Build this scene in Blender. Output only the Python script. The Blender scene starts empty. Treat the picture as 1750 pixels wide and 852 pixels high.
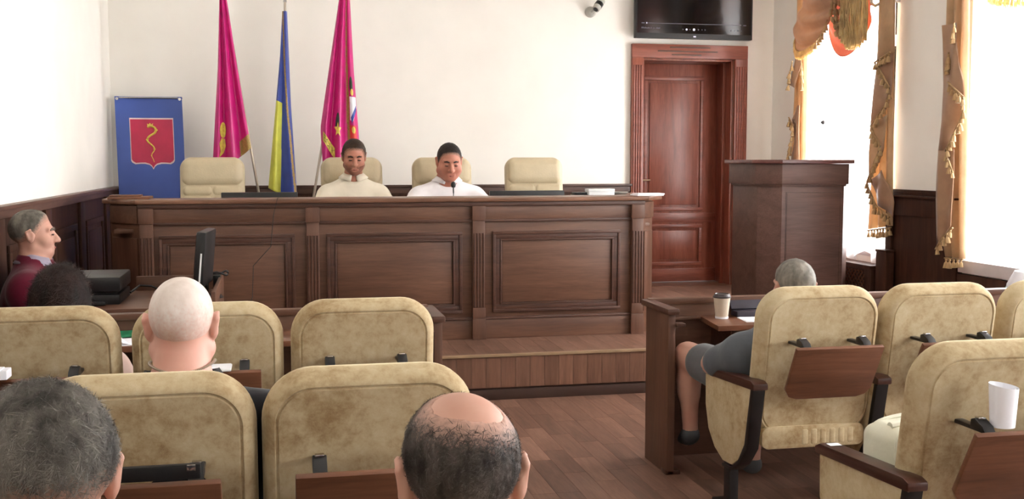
import bpy, bmesh, math, random
import numpy as np
from mathutils import Vector, Matrix
random.seed(7); rng = np.random.default_rng(7)
S = bpy.context.scene
COL = S.collection
R = math.radians
PI = math.pi

# ------------------------------------------------------------------ camera
cam = bpy.data.cameras.new('camera'); camo = bpy.data.objects.new('camera', cam); COL.objects.link(camo)
cam.sensor_fit = 'HORIZONTAL'; cam.sensor_width = 36.0; cam.lens = 36.0*1850/1750; cam.clip_start = 0.05
camo.location = (0, 0, 1.47)
camo.rotation_euler = (R(90-4.7585), 0, -R(12.1892))
S.camera = camo
# ------------------------------------------------------------------ world, daylight, exposure
W = bpy.data.worlds.new('world'); S.world = W; W.use_nodes = True
W.node_tree.nodes['Background'].inputs[0].default_value = (0.93, 0.97, 1.0, 1)
W.node_tree.nodes['Background'].inputs[1].default_value = 6.0
S.view_settings.view_transform = 'Standard'; S.view_settings.look = 'None'
S.view_settings.gamma = 1.0; S.view_settings.use_curve_mapping = False
S.view_settings.exposure = 0.1
WINDOWS = [(7.5, 8.95, 260), (4.5, 6.58, 320), (1.6, 3.7, 190), (-1.4, 0.7, 190)]   # y range of every window of the right wall, daylight power
for (a, b, pw) in WINDOWS:
    l = bpy.data.lights.new('window_daylight', 'AREA'); l.shape = 'RECTANGLE'; l.size = b-a; l.size_y = 2.3
    l.energy = pw; l.color = (1.0, 0.985, 0.96)
    o = bpy.data.objects.new('window_daylight', l); COL.objects.link(o)
    o.location = (5.02, (a+b)/2, 1.9); o.rotation_euler = (0, R(90), 0)
    o.rotation_euler = Matrix(((0,0,1),(1,0,0),(0,1,0))).to_euler()  # -Z of the lamp faces -X (into the room)

# ------------------------------------------------------------------ materials
MATS = {}
def srgb(r, g=None, b=None):
    if g is None: r, g, b = r
    f = lambda c: (c/255/12.92) if c/255 <= 0.04045 else ((c/255+0.055)/1.055)**2.4
    return (f(r), f(g), f(b), 1)
class NT:
    def __init__(s, name):
        m = bpy.data.materials.new(name); m.use_nodes = True; s.m = m; s.t = m.node_tree
        s.b = s.t.nodes['Principled BSDF']; MATS[name] = m
    def n(s, typ, **kw):
        nd = s.t.nodes.new(typ)
        for k, v in kw.items():
            if k.startswith('i_'): nd.inputs[k[2:].replace('_', ' ')].default_value = v
            else: setattr(nd, k, v)
        return nd
    def l(s, a, b): s.t.links.new(a, b)
def ramp(nt, fac, stops):
    r = nt.n('ShaderNodeValToRGB'); e = r.color_ramp.elements
    while len(e) < len(stops): e.new(0.5)
    for x, (p, c) in zip(e, stops): x.position = p; x.color = c
    nt.l(fac, r.inputs[0]); return r.outputs[0]
def plain(name, c, rough=0.5, metal=0.0, spec=0.5, var=0.06, scale=8.0, bump=0.0, bscale=60.0, sheen=0.0, emit=None):
    nt = NT(name); c = srgb(c)
    tc = nt.n('ShaderNodeTexCoord'); no = nt.n('ShaderNodeTexNoise', i_Scale=scale, i_Detail=3.0)
    nt.l(tc.outputs['Object'], no.inputs['Vector'])
    lo = tuple(max(0, x*(1-var*2)) for x in c[:3])+(1,); hi = tuple(min(1, x*(1+var*2)) for x in c[:3])+(1,)
    nt.l(ramp(nt, no.outputs['Fac'], [(0.3, lo), (0.7, hi)]), nt.b.inputs['Base Color'])
    nt.b.inputs['Roughness'].default_value = rough; nt.b.inputs['Metallic'].default_value = metal
    nt.b.inputs['Specular IOR Level'].default_value = spec
    if sheen: nt.b.inputs['Sheen Weight'].default_value = sheen; nt.b.inputs['Sheen Roughness'].default_value = 0.4
    if bump:
        n2 = nt.n('ShaderNodeTexNoise', i_Scale=bscale, i_Detail=2.0); nt.l(tc.outputs['Object'], n2.inputs['Vector'])
        bp = nt.n('ShaderNodeBump', i_Strength=bump, i_Distance=0.01); nt.l(n2.outputs['Fac'], bp.inputs['Height']); nt.l(bp.outputs[0], nt.b.inputs['Normal'])
    if emit:
        nt.b.inputs['Emission Color'].default_value = c; nt.b.inputs['Emission Strength'].default_value = emit
    return nt.m
def wood(name, dark, mid, light, axis='X', rough=0.35, scale=1.0, vary=0.0, island=False, coat=0.0, spec=0.45):
    nt = NT(name); tc = nt.n('ShaderNodeTexCoord'); mp = nt.n('ShaderNodeMapping')
    sc = {'X': (0.9, 9, 9), 'Y': (9, 0.9, 9), 'Z': (9, 9, 0.9)}[axis]
    mp.inputs['Scale'].default_value = tuple(v*scale for v in sc)
    oi = nt.n('ShaderNodeObjectInfo'); src = oi.outputs['Random']
    if island:
        ge = nt.n('ShaderNodeNewGeometry'); src = ge.outputs['Random Per Island']
    ad = nt.n('ShaderNodeVectorMath', operation='MULTIPLY_ADD')
    nt.l(src, ad.inputs[0]); ad.inputs[1].default_value = (7.3, 3.1, 5.7) if (vary or island) else (0, 0, 0)
    nt.l(tc.outputs['Object'], ad.inputs[2]); nt.l(ad.outputs[0], mp.inputs['Vector'])
    n1 = nt.n('ShaderNodeTexNoise', i_Scale=1.6, i_Detail=6.0, i_Roughness=0.62, i_Distortion=0.6); nt.l(mp.outputs[0], n1.inputs['Vector'])
    col = ramp(nt, n1.outputs['Fac'], [(0.28, srgb(dark)), (0.5, srgb(mid)), (0.74, srgb(light))])
    n2 = nt.n('ShaderNodeTexNoise', i_Scale=11.0, i_Detail=3.0); nt.l(mp.outputs[0], n2.inputs['Vector'])
    mx = nt.n('ShaderNodeMix', data_type='RGBA', blend_type='MULTIPLY'); mx.inputs['Factor'].default_value = 0.35
    nt.l(col, mx.inputs['A']); nt.l(ramp(nt, n2.outputs['Fac'], [(0.35, (0.55, 0.5, 0.48, 1)), (0.6, (1, 1, 1, 1))]), mx.inputs['B'])
    out = mx.outputs['Result']
    if vary:
        hs = nt.n('ShaderNodeHueSaturation'); mr = nt.n('ShaderNodeMapRange', i_To_Min=1-vary, i_To_Max=1+vary)
        nt.l(src, mr.inputs['Value']); nt.l(mr.outputs[0], hs.inputs['Value']); nt.l(out, hs.inputs['Color']); out = hs.outputs[0]
    nt.l(out, nt.b.inputs['Base Color']); nt.b.inputs['Roughness'].default_value = rough
    nt.b.inputs['Specular IOR Level'].default_value = spec
    if coat: nt.b.inputs['Coat Weight'].default_value = coat; nt.b.inputs['Coat Roughness'].default_value = 0.25
    bp = nt.n('ShaderNodeBump', i_Strength=0.08, i_Distance=0.004); nt.l(n2.outputs['Fac'], bp.inputs['Height']); nt.l(bp.outputs[0], nt.b.inputs['Normal'])
    return nt.m
def velvet(name):
    nt = NT(name); tc = nt.n('ShaderNodeTexCoord'); oi = nt.n('ShaderNodeObjectInfo')
    ad = nt.n('ShaderNodeVectorMath', operation='MULTIPLY_ADD'); nt.l(oi.outputs['Random'], ad.inputs[0]); ad.inputs[1].default_value = (9, 5, 7); nt.l(tc.outputs['Object'], ad.inputs[2])
    n1 = nt.n('ShaderNodeTexNoise', i_Scale=5.0, i_Detail=5.0, i_Roughness=0.65, i_Distortion=0.15); nt.l(ad.outputs[0], n1.inputs['Vector'])
    n2 = nt.n('ShaderNodeTexNoise', i_Scale=26.0, i_Detail=5.0, i_Roughness=0.75, i_Distortion=0.2); nt.l(ad.outputs[0], n2.inputs['Vector'])
    ma = nt.n('ShaderNodeMath', operation='MULTIPLY_ADD'); nt.l(n2.outputs['Fac'], ma.inputs[0]); ma.inputs[1].default_value = 0.45
    m2 = nt.n('ShaderNodeMath', operation='MULTIPLY'); nt.l(n1.outputs['Fac'], m2.inputs[0]); m2.inputs[1].default_value = 0.55; nt.l(m2.outputs[0], ma.inputs[2])
    col = ramp(nt, ma.outputs[0], [(0.34, srgb(142, 114, 80)), (0.43, srgb(164, 141, 106)), (0.50, srgb(180, 160, 126)), (0.64, srgb(194, 178, 146))])
    nt.l(col, nt.b.inputs['Base Color']); nt.b.inputs['Roughness'].default_value = 0.85; nt.b.inputs['Specular IOR Level'].default_value = 0.2
    nt.b.inputs['Sheen Weight'].default_value = 0.5; nt.b.inputs['Sheen Roughness'].default_value = 0.35; nt.b.inputs['Sheen Tint'].default_value = srgb(235, 225, 190)
    bp = nt.n('ShaderNodeBump', i_Strength=0.15, i_Distance=0.006); nt.l(n2.outputs['Fac'], bp.inputs['Height']); nt.l(bp.outputs[0], nt.b.inputs['Normal'])
    return nt.m
def sheer(name, c, tr):
    nt = NT(name); t = nt.n('ShaderNodeBsdfTransparent'); d = nt.n('ShaderNodeBsdfTranslucent'); d.inputs[0].default_value = srgb(c)
    no = nt.n('ShaderNodeTexNoise', i_Scale=40.0); mr = nt.n('ShaderNodeMapRange', i_To_Min=tr-0.06, i_To_Max=tr+0.06); nt.l(no.outputs['Fac'], mr.inputs['Value'])
    mx = nt.n('ShaderNodeMixShader'); nt.l(mr.outputs[0], mx.inputs[0]); nt.l(d.outputs[0], mx.inputs[1]); nt.l(t.outputs[0], mx.inputs[2])
    nt.l(mx.outputs[0], nt.t.nodes['Material Output'].inputs[0]); return nt.m
def pane_mat(name):
    nt = NT(name); t = nt.n('ShaderNodeBsdfTransparent'); g = nt.n('ShaderNodeBsdfGlossy', i_Roughness=0.02)
    fr = nt.n('ShaderNodeFresnel', i_IOR=1.3); mx = nt.n('ShaderNodeMixShader'); nt.l(fr.outputs[0], mx.inputs[0]); nt.l(t.outputs[0], mx.inputs[1]); nt.l(g.outputs[0], mx.inputs[2])
    nt.l(mx.outputs[0], nt.t.nodes['Material Output'].inputs[0]); return nt.m
def cloth_tr(name, c, tr=0.25, rough=0.7, var=0.06, sheen=0.3, spec=0.3, bump=0.0, bscale=50):
    m = plain(name, c, rough=rough, var=var, sheen=sheen, spec=spec, scale=14, bump=bump, bscale=bscale); nt = m.node_tree
    d = nt.nodes.new('ShaderNodeBsdfTranslucent'); d.inputs[0].default_value = srgb(c); mx = nt.nodes.new('ShaderNodeMixShader'); mx.inputs[0].default_value = tr
    nt.links.new(nt.nodes['Principled BSDF'].outputs[0], mx.inputs[1]); nt.links.new(d.outputs[0], mx.inputs[2]); nt.links.new(mx.outputs[0], nt.nodes['Material Output'].inputs[0])
    return m
WALL = plain('wall_paint', (247, 243, 235), rough=0.9, var=0.012, scale=3, spec=0.2)
CEIL = plain('ceiling_paint', (240, 238, 232), rough=0.95, var=0.01, spec=0.1)
DESKW = wood('desk_walnut', (78, 50, 37), (98, 66, 49), (114, 80, 61), 'X', rough=0.42)
DESKV = wood('desk_walnut_upright', (78, 50, 37), (96, 64, 48), (112, 78, 60), 'Z', rough=0.42)
DESKD = wood('desk_moulding', (58, 35, 26), (78, 49, 37), (94, 62, 48), 'X', rough=0.4)
WAIN = wood('wainscot_wood', (46, 27, 19), (66, 40, 28), (84, 54, 40), 'Z', rough=0.5, spec=0.25)
RAILW = wood('wainscot_rail', (70, 46, 37), (98, 68, 56), (122, 90, 76), 'Y', rough=0.45)
RAILX = wood('wainscot_rail_back', (58, 38, 30), (82, 57, 46), (102, 74, 62), 'X', rough=0.45)
DOORW = wood('door_mahogany', (112, 56, 41), (140, 76, 58), (158, 94, 74), 'Z', rough=0.32, coat=0.2)
DOORX = wood('door_mahogany_cross', (112, 56, 41), (138, 74, 57), (156, 92, 72), 'X', rough=0.32, coat=0.2)
LECT = wood('lectern_veneer', (82, 56, 47), (98, 69, 59), (110, 80, 69), 'X', rough=0.5)
LAM = wood('laminate_strip', (94, 66, 54), (118, 86, 71), (138, 104, 88), 'Y', rough=0.42, vary=0.24)
LAMS = wood('laminate_field', (94, 66, 54), (118, 86, 71), (138, 104, 88), 'Y', rough=0.42, vary=0.24, island=True)
LAMZ = wood('laminate_riser', (98, 68, 54), (120, 85, 67), (136, 100, 81), 'Z', rough=0.42, vary=0.15)
KICK = plain('kick_board', (62, 40, 31), rough=0.5)
EDGE = plain('brass_edge', (176, 150, 120), rough=0.4, metal=0.5)
VELV = velvet('beige_velvet')
TABW = wood('tablet_veneer', (86, 52, 36), (112, 72, 51), (128, 86, 64), 'X', rough=0.35)
ARMW = wood('armrest_wood', (42, 22, 17), (62, 34, 26), (80, 48, 38), 'Y', rough=0.3)
BLACK = plain('black_plastic', (22, 21, 22), rough=0.4)
BLKM = plain('black_metal', (24, 20, 20), rough=0.45, metal=0.3)
CHROME = plain('chrome', (200, 200, 200), rough=0.2, metal=1.0, var=0.01)
LEATH = plain('cream_leather', (196, 180, 148), rough=0.5, var=0.04, bump=0.12, bscale=90)
WHITE = plain('white_plastic', (235, 235, 235), rough=0.5, var=0.01)
PAPER = plain('paper', (240, 240, 246), rough=0.8, var=0.01)
GREYP = plain('grey_plastic', (168, 166, 158), rough=0.45)
FRAMEW = plain('window_frame_white', (235, 233, 230), rough=0.5, var=0.01)
SILL = plain('sill_stone', (214, 206, 206), rough=0.5, var=0.03)
SHEER = sheer('sheer_voile', (250, 250, 252), 0.42)
PANE = pane_mat('window_glass')
GOLD = cloth_tr('gold_drape', (208, 176, 138), 0.3, rough=0.5, sheen=0.5)
GOLDD = cloth_tr('bronze_drape', (186, 150, 120), 0.26, rough=0.45, sheen=0.5)
ROSE = cloth_tr('rose_drape', (204, 128, 104), 0.3, rough=0.45, sheen=0.4)
FRNG = cloth_tr('gold_fringe', (236, 206, 152), 0.45, rough=0.6, var=0.2)
TASS = cloth_tr('tassel_thread', (176, 146, 104), 0.2, rough=0.7, var=0.2)
MAG = cloth_tr('magenta_satin', (206, 22, 122), 0.1, rough=0.38, var=0.05, sheen=0.1, spec=0.5)
BLUEF = cloth_tr('blue_satin', (50, 72, 160), 0.1, rough=0.4, var=0.05, spec=0.5)
YELF = cloth_tr('yellow_satin', (216, 216, 84), 0.1, rough=0.45, var=0.04)
OLIV = plain('gold_braid', (164, 134, 72), rough=0.6, var=0.15, scale=120)
GOLDT = plain('gold_print', (222, 198, 88), rough=0.5, var=0.1, scale=40)
DGRN = plain('dark_green_print', (44, 62, 44), rough=0.6)
REDF = plain('red_print', (214, 62, 50), rough=0.5)
BANB = plain('banner_blue', (62, 88, 166), rough=0.45, var=0.05, scale=3)
BANR = plain('banner_crimson', (184, 34, 74), rough=0.45)
BANW = plain('banner_white', (222, 200, 200), rough=0.5)
SCRN = plain('tv_screen', (16, 16, 19), rough=0.12, var=0.02)
UIW = plain('tv_marks', (190, 190, 205), rough=0.5, emit=0.5)
UIG = plain('tv_marks_dim', (92, 90, 100), rough=0.5, emit=0.25)
KRAFT = plain('paper_cup', (206, 190, 170), rough=0.7)
LIDM = plain('cup_lid', (52, 44, 44), rough=0.45)
BAGM = plain('bag_leather', (218, 216, 196), rough=0.5, var=0.04, bump=0.1)
GREEN = plain('green_folder', (20, 120, 80), rough=0.5)
NAVY = plain('dark_case', (38, 32, 46), rough=0.35)
ORANGE = plain('orange_cloth', (190, 110, 60), rough=0.7)

# ------------------------------------------------------------------ mesh building
class MB:
    def __init__(s): s.v = []; s.f = []; s.m = []; s.cm = 0
    def add(s, vs, fs):
        o = len(s.v); s.v += [tuple(map(float, v)) for v in vs]; s.f += [tuple(i+o for i in f) for f in fs]; s.m += [s.cm]*len(fs); return s
    def box(s, x0, x1, y0, y1, z0, z1, M=None):
        vs = [(x, y, z) for x in (x0, x1) for y in (y0, y1) for z in (z0, z1)]
        if M: vs = [tuple(M @ Vector(v)) for v in vs]
        return s.add(vs, [(0,1,3,2),(4,6,7,5),(0,4,5,1),(2,3,7,6),(0,2,6,4),(1,5,7,3)])
    def prism(s, poly, z0, z1, M=None):           # polygon in xy, extruded along z
        n = len(poly); vs = [(x, y, z0) for x, y in poly]+[(x, y, z1) for x, y in poly]
        if M: vs = [tuple(M @ Vector(v)) for v in vs]
        return s.add(vs, [tuple(range(n))[::-1], tuple(range(n, 2*n))]+[(i, (i+1) % n, n+(i+1) % n, n+i) for i in range(n)])
    def lathe(s, prof, c=(0,0,0), n=16, M=None):   # prof: (r, z)
        vs = []; fs = []
        for r, z in prof:
            for k in range(n):
                a = 2*PI*k/n; vs.append((c[0]+r*math.cos(a), c[1]+r*math.sin(a), c[2]+z))
        for i in range(len(prof)-1):
            for k in range(n): fs.append((i*n+k, i*n+(k+1) % n, (i+1)*n+(k+1) % n, (i+1)*n+k))
        fs += [tuple(range(n))[::-1], tuple((len(prof)-1)*n+k for k in range(n))]
        if M: vs = [tuple(M @ Vector(v)) for v in vs]
        return s.add(vs, fs)
    def tube(s, path, r, n=8, flat=1.0):
        P = [Vector(p) for p in path]; rs = r if isinstance(r, (list, tuple)) else [r]*len(P); vs = []; fs = []
        up = Vector((0, 0, 1))
        for i, p in enumerate(P):
            t = (P[min(i+1, len(P)-1)]-P[max(i-1, 0)]).normalized()
            a = t.cross(up)
            if a.length < 1e-3: a = t.cross(Vector((0, 1, 0)))
            a.normalize(); b = a.cross(t)
            for k in range(n):
                q = 2*PI*k/n; vs.append(tuple(p+a*(rs[i]*math.cos(q))+b*(rs[i]*flat*math.sin(q))))
        for i in range(len(P)-1):
            for k in range(n): fs.append((i*n+k, i*n+(k+1) % n, (i+1)*n+(k+1) % n, (i+1)*n+k))
        fs += [tuple(range(n))[::-1], tuple((len(P)-1)*n+k for k in range(n))]
        return s.add(vs, fs)
    def sheet(s, fn, nu, nv, closed=False):
        vs = [fn(i/nu, j/nv) for j in range(nv+1) for i in range(nu+1)]; w = nu+1
        return s.add(vs, [(j*w+i, j*w+i+1, (j+1)*w+i+1, (j+1)*w+i) for j in range(nv) for i in range(nu)])
    def pillow(s, hw, hh, rad, prof, M=None, nc=8, top_bulge=0.0):   # rounded rectangle in local xz, stacked along y; prof: (inset, y)
        vs = []; fs = []; N = 4*(nc+1)
        for ins, y in prof:
            a, b = max(hw-ins, .002), max(hh-ins, .002); r = max(min(rad-ins, a, b), 0.001)
            for q, (sx, sz) in enumerate(((1, 1), (-1, 1), (-1, -1), (1, -1))):
                for k in range(nc+1):
                    t = PI/2*(q+k/nc); x = sx*(a-r)+r*math.cos(t); z = sz*(b-r)+r*math.sin(t)
                    vs.append((x, y, z+(top_bulge*(1-(x/hw)**2) if z > 0 else 0)))
        for i in range(len(prof)-1):
            for k in range(N): fs.append((i*N+k, i*N+(k+1) % N, (i+1)*N+(k+1) % N, (i+1)*N+k))
        fs += [tuple(range(N))[::-1], tuple((len(prof)-1)*N+k for k in range(N))]
        if M: vs = [tuple(M @ Vector(v)) for v in vs]
        return s.add(vs, fs)
    def mesh(s, name, mats, bevel=0.0, smooth=True, angle=35, seg=2):
        me = bpy.data.meshes.new(name); me.from_pydata(s.v, [], s.f)
        for m in (mats if isinstance(mats, (list, tuple)) else [mats]): me.materials.append(m)
        if any(s.m): me.polygons.foreach_set('material_index', s.m)
        bm = bmesh.new(); bm.from_mesh(me); bmesh.ops.recalc_face_normals(bm, faces=bm.faces)
        if bevel: bmesh.ops.bevel(bm, geom=[e for e in bm.edges if len(e.link_faces) == 2 and e.calc_face_angle(0) > 0.6], offset=bevel, segments=seg, affect='EDGES', profile=0.6, clamp_overlap=True)
        bm.to_mesh(me); bm.free()
        if smooth: me.polygons.foreach_set('use_smooth', [True]*len(me.polygons)); me.set_sharp_from_angle(angle=R(angle))
        me.update(); return me
def link(name, me, parent=None, loc=(0,0,0), rot=(0,0,0)):
    o = bpy.data.objects.new(name, me); COL.objects.link(o); o.location = loc; o.rotation_euler = rot
    if parent: o.parent = parent
    return o
def part(name, mb, mats, parent, bevel=0.0, loc=(0,0,0), rot=(0,0,0), label=None, **kw):
    o = link(name, mb.mesh(name, mats, bevel, **kw), parent, loc, rot)
    if label: o['label'] = label
    return o
def tag(o, label, cat, group=None):
    o['label'] = label; o['category'] = cat
    if group: o['group'] = group
    return o
def thing(name, label, cat, loc=(0,0,0), rz=0.0, group=None):
    o = bpy.data.objects.new(name, None); COL.objects.link(o); o.empty_display_size = 0.1
    o.location = loc; o.rotation_euler = (0, 0, rz); return tag(o, label, cat, group)
def struct(name, mb, mats, parent=None, bevel=0.0, label=None, **kw):
    o = link(name, mb.mesh(name, mats, bevel, **kw), parent)
    if not parent: o['kind'] = 'structure'
    if label: o['label'] = label
    return o
def dup(root, loc, rz=0.0, label=None, group=None, skip=()):
    r = root.copy(); COL.objects.link(r); r.location = loc; r.rotation_euler = (0, 0, rz)
    if label: r['label'] = label
    if group: r['group'] = group
    for ch in list(root.children):
        if ch.name.split('.')[0] in skip: continue
        c = ch.copy(); COL.objects.link(c); c.parent = r
        for g in list(ch.children):
            d = g.copy(); COL.objects.link(d); d.parent = c
    return r
def wrinkle(me, fn):
    for v in me.vertices: v.co = fn(v.co)
# ================================================================== the room
XL, XR, YB, YF, ZC = -1.35, 4.6, 9.6, -2.6, 3.7
YD = 6.42; ZD = 0.28                      # dais front edge and height
fl = struct('floor', MB().box(XL-.3, XR+.5, YF-.3, YB+.8, -.2, -.012), KICK, label='brown laminate strip floor')
def strips(parent, x0, x1, y0, y1, z, keep, wid=.11, L=.46):
    base = {}
    for k, ln in enumerate((.40, .46, .52)):
        base[k] = MB().box(0, wid-.0012, 0, ln-.0012, -.012, 0).mesh('strip', LAM, 0, smooth=False)
    st = MB(); i = 0; x = x0; cnt = 0
    while x < x1-1e-4:
        w = min(wid, x1-x); y = y0-random.random()*.4
        while y < y1:
            k = random.randrange(3); ln = (.40, .46, .52)[k]
            a, b = max(y, y0), min(y+ln, y1)
            if b-a > .02:
                if keep(x+w/2, (a+b)/2):
                    if w == wid and a == y and b == y+ln: o = link('floor_strip', base[k], parent, (x, a, z))
                    else: o = link('floor_strip', MB().box(0, w-.0012, 0, b-a-.0012, -.012, 0).mesh('strip', LAM, 0, smooth=False), parent, (x, a, z))
                    cnt += 1
                else: st.box(x, x+w-.0012, a, b-.0012, z-.012, z)
            y += ln
        x += wid
    if st.v:
        o = link('floor_strips', st.mesh('floor_strips', LAMS, 0, smooth=False), parent); o['kind'] = 'stuff'
    return cnt
n1 = strips(fl, XL, XR, YF, YD, 0.0, lambda x, y: .35 < x < 2.0 and 2.7 < y)
# dais
da = struct('stage_platform', MB().box(XL, XR, YD+.012, YB+.8, -.012, ZD-.012), KICK, label='raised laminate platform')
strips(da, XL, XR, YD-.002, YB, ZD, lambda x, y: (.7 < x < 2.6 and y < 7.05) or (2.6 <= x < 3.9 and y > 6.9))
x = XL; rb = MB().box(0, .0905, 0, .012, 0, .19).mesh('riser_strip', LAMZ, 0, smooth=False)
while x < XR-.01:
    if x+.092 <= XR: link('riser_strip', rb, da, (x, YD, .075))
    else: link('riser_strip', MB().box(0, XR-x, 0, .012, 0, .19).mesh('riser_strip', LAMZ, 0, smooth=False), da, (x, YD, .075))
    x += .092
part('kick_board', MB().box(XL, XR, YD-.006, YD+.012, 0, .062), KICK, da, .002)
part('edge_strip', MB().box(XL, XR, YD-.008, YD+.02, ZD-.014, ZD+.003), EDGE, da, .002)
part('floor_threshold', MB().box(3.2, 4.35, YB-.02, YB+.5, ZD-.012, ZD+.002), TABW, da)

# walls
struct('wall_left', MB().box(XL-.2, XL, YF-.2, YB+.3, 0, ZC), WALL, label='warm white left wall', smooth=False)
DX0, DX1, DZ = 3.30, 4.20, 2.40           # door opening
struct('wall_back', MB().box(XL-.2, DX0, YB, YB+.6, 0, ZC).box(DX1, XR+.4, YB, YB+.6, 0, ZC).box(DX0, DX1, YB, YB+.6, DZ, ZC), WALL, label='warm white wall behind the flags', smooth=False)
struct('wall_front', MB().box(XL-.2, XR+.4, YF-.2, YF, 0, ZC), WALL, smooth=False)
struct('ceiling', MB().box(XL-.3, XR+.5, YF-.3, YB+.7, ZC, ZC+.15), CEIL, smooth=False)
WZ0, WZ1 = .70, 3.15
wr = MB(); ys = [YF-.2]
for (a, b, p) in sorted(WINDOWS): ys += [a, b]
ys.append(YB+.3)
for k in range(0, len(ys), 2): wr.box(XR, XR+.35, ys[k], ys[k+1], 0, ZC)
for (a, b, p) in WINDOWS: wr.box(XR, XR+.35, a, b, 0, WZ0).box(XR, XR+.35, a, b, WZ1, ZC)
struct('wall_right', wr, WALL, label='white right wall with tall windows', smooth=False)
for k, (a, b, p) in enumerate(WINDOWS):
    w = MB(); xo = XR+.24
    w.box(xo, xo+.06, a, a+.07, WZ0, WZ1).box(xo, xo+.06, b-.07, b, WZ0, WZ1).box(xo, xo+.06, a, b, WZ0, WZ0+.07).box(xo, xo+.06, a, b, WZ1-.07, WZ1)
    m = (a+b)/2; w.box(xo, xo+.06, m-.045, m+.045, WZ0, WZ1).box(xo, xo+.06, a, b, 2.38, 2.46)
    wi = struct('window_%d' % (k+1), w, FRAMEW, bevel=.004, label='white framed tall window')
    for (p, q) in ((a+.07, m-.045), (m+.045, b-.07)):
        for (z0, z1) in ((WZ0+.07, 2.38), (2.46, WZ1-.07)):
            part('pane', MB().box(xo+.027, xo+.033, p, q, z0, z1), PANE, wi, smooth=False)
    part('window_sill', MB().box(XR-.05 if k else XR+.0, XR+.24, a-.03 if k else a, b+.0, WZ0-.0, WZ0+.085 if k else WZ0+.04), SILL, wi, .004)
# sheer curtains
def sheer_curtain(label, a, b, z0, ruff, x=XR+.1, slant=0.0):
    n = int((b-a)/.11)
    def fn(u, v):
        y = a+(b-a)*u; w = math.sin(2*PI*n*u)*.028*(.5+.5*v)+.01*math.sin(17*u+5*v)
        z = 3.12-(3.12-z0-ruff*(.5+.5*math.sin(2*PI*n*.37*u+1)))*v
        return (x+w+slant*(.5-v), y, z)
    o = link('sheer_curtain', MB().sheet(fn, n*8, 30).mesh('sheer_curtain', SHEER, angle=180))
    tag(o, label, 'curtain'); o['group'] = 'white sheer curtains'
sheer_curtain('white sheer curtain glowing in the window behind the lectern', 7.47, 8.95, .66, .10, XR-.045)
sheer_curtain('white sheer curtain in the large window at the right edge', 4.53, 6.55, .80, .0, XR+.105, .10)
sheer_curtain('white sheer curtain in the window beside the seat rows', 1.63, 3.67, .80, .0)
sheer_curtain('white sheer curtain in the rearmost right window', -1.37, .67, .80, .0)

# wainscot: left wall
RZ = 1.245
t1 = struct('trim_1', MB().box(XL, XL+.018, YF, YB, 0, RZ-.03), WAIN, label='dark wood wainscot of the left wall')
part('rail', MB().box(XL, XL+.06, YF, YB, RZ-.022, RZ).box(XL, XL+.04, YF, YB, RZ-.065, RZ-.022), RAILW, t1, .006)
part('base_rail', MB().box(XL, XL+.035, YF, YD, 0, .16).box(XL, XL+.035, YD, YB, ZD, ZD+.16), WAIN, t1, .004)
y = -2.2
while y < YB-.5:
    zb = ZD+.16 if y > YD-.9 else .16
    part('stile', MB().box(XL+.018, XL+.04, y-.17, y, zb, RZ-.065), WAIN, t1, .004)
    p0, p1 = y+.10, min(y+.86, YB-.05)
    fr = part('panel_frame', MB().box(XL+.018, XL+.034, p0, p1, 1.0, 1.04).box(XL+.018, XL+.034, p0, p1, zb+.12, zb+.16).box(XL+.018, XL+.034, p0, p0+.05, zb+.16, 1.0).box(XL+.018, XL+.034, p1-.05, p1, zb+.16, 1.0), WAIN, t1, .006)
    part('panel', MB().box(XL+.018, XL+.03, p0+.09, p1-.09, zb+.2, .96), WAIN, t1, .008)
    y += 1.13
# back wall
t2 = struct('trim_2', MB().box(XL+.02, 3.2, YB-.018, YB, ZD, RZ-.03), WAIN, label='dark wood wainscot behind the leather chairs')
part('rail', MB().box(XL+.06, 3.2, YB-.05, YB, RZ-.022, RZ).box(XL+.04, 3.2, YB-.035, YB, RZ-.075, RZ-.022), RAILX, t2, .005)
x = -.9
while x < 2.6:
    part('panel', MB().box(x, x+.72, YB-.032, YB-.018, ZD+.25, RZ-.2), WAIN, t2, .008); x += .95
# right wall pillars
t3 = struct('trim_3', MB().box(XR-.05, XR, 6.60, 7.46, 0, RZ-.045), WAIN, label='dark wood wainscot of the pillar between the windows')
part('rail', MB().box(XR-.035, XR, 6.58, 7.48, RZ-.02, RZ).box(XR-.085, XR, 6.58, 7.49, RZ-.055, RZ-.04).box(XR-.03, XR, 6.58, 7.48, RZ-.04, RZ-.02), WAIN, t3, .004)
part('stile', MB().box(XR-.07, XR-.05, 7.39, 7.465, 0, RZ-.055), WAIN, t3, .004)
part('cross_rail', MB().box(XR-.066, XR-.05, 6.6, 7.39, RZ-.19, RZ-.055), WAIN, t3, .004)
t4 = struct('trim_4', MB().box(XR-.03, XR, 8.97, YB, ZD, RZ-.02).box(XR-.05, XR, 8.97, YB, RZ-.02, RZ), WAIN, bevel=.004)
for k, (a, b) in enumerate(((3.72, 4.48), (.72, 1.58), (YF, -1.42))):
    struct('trim_%d' % (5+k), MB().box(XR-.05, XR, a, b, 0, RZ-.045).box(XR-.085, XR, a, b, RZ-.055, RZ-.04).box(XR-.035, XR, a, b, RZ-.04, RZ), WAIN, bevel=.004)
for k, (a, b) in enumerate(((4.48, 6.6), (1.58, 3.72), (-1.42, .72))):
    struct('trim_%d' % (8+k), MB().box(XR-.04, XR, a, b, 0, WZ0-.01), WAIN, bevel=.004)

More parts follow.
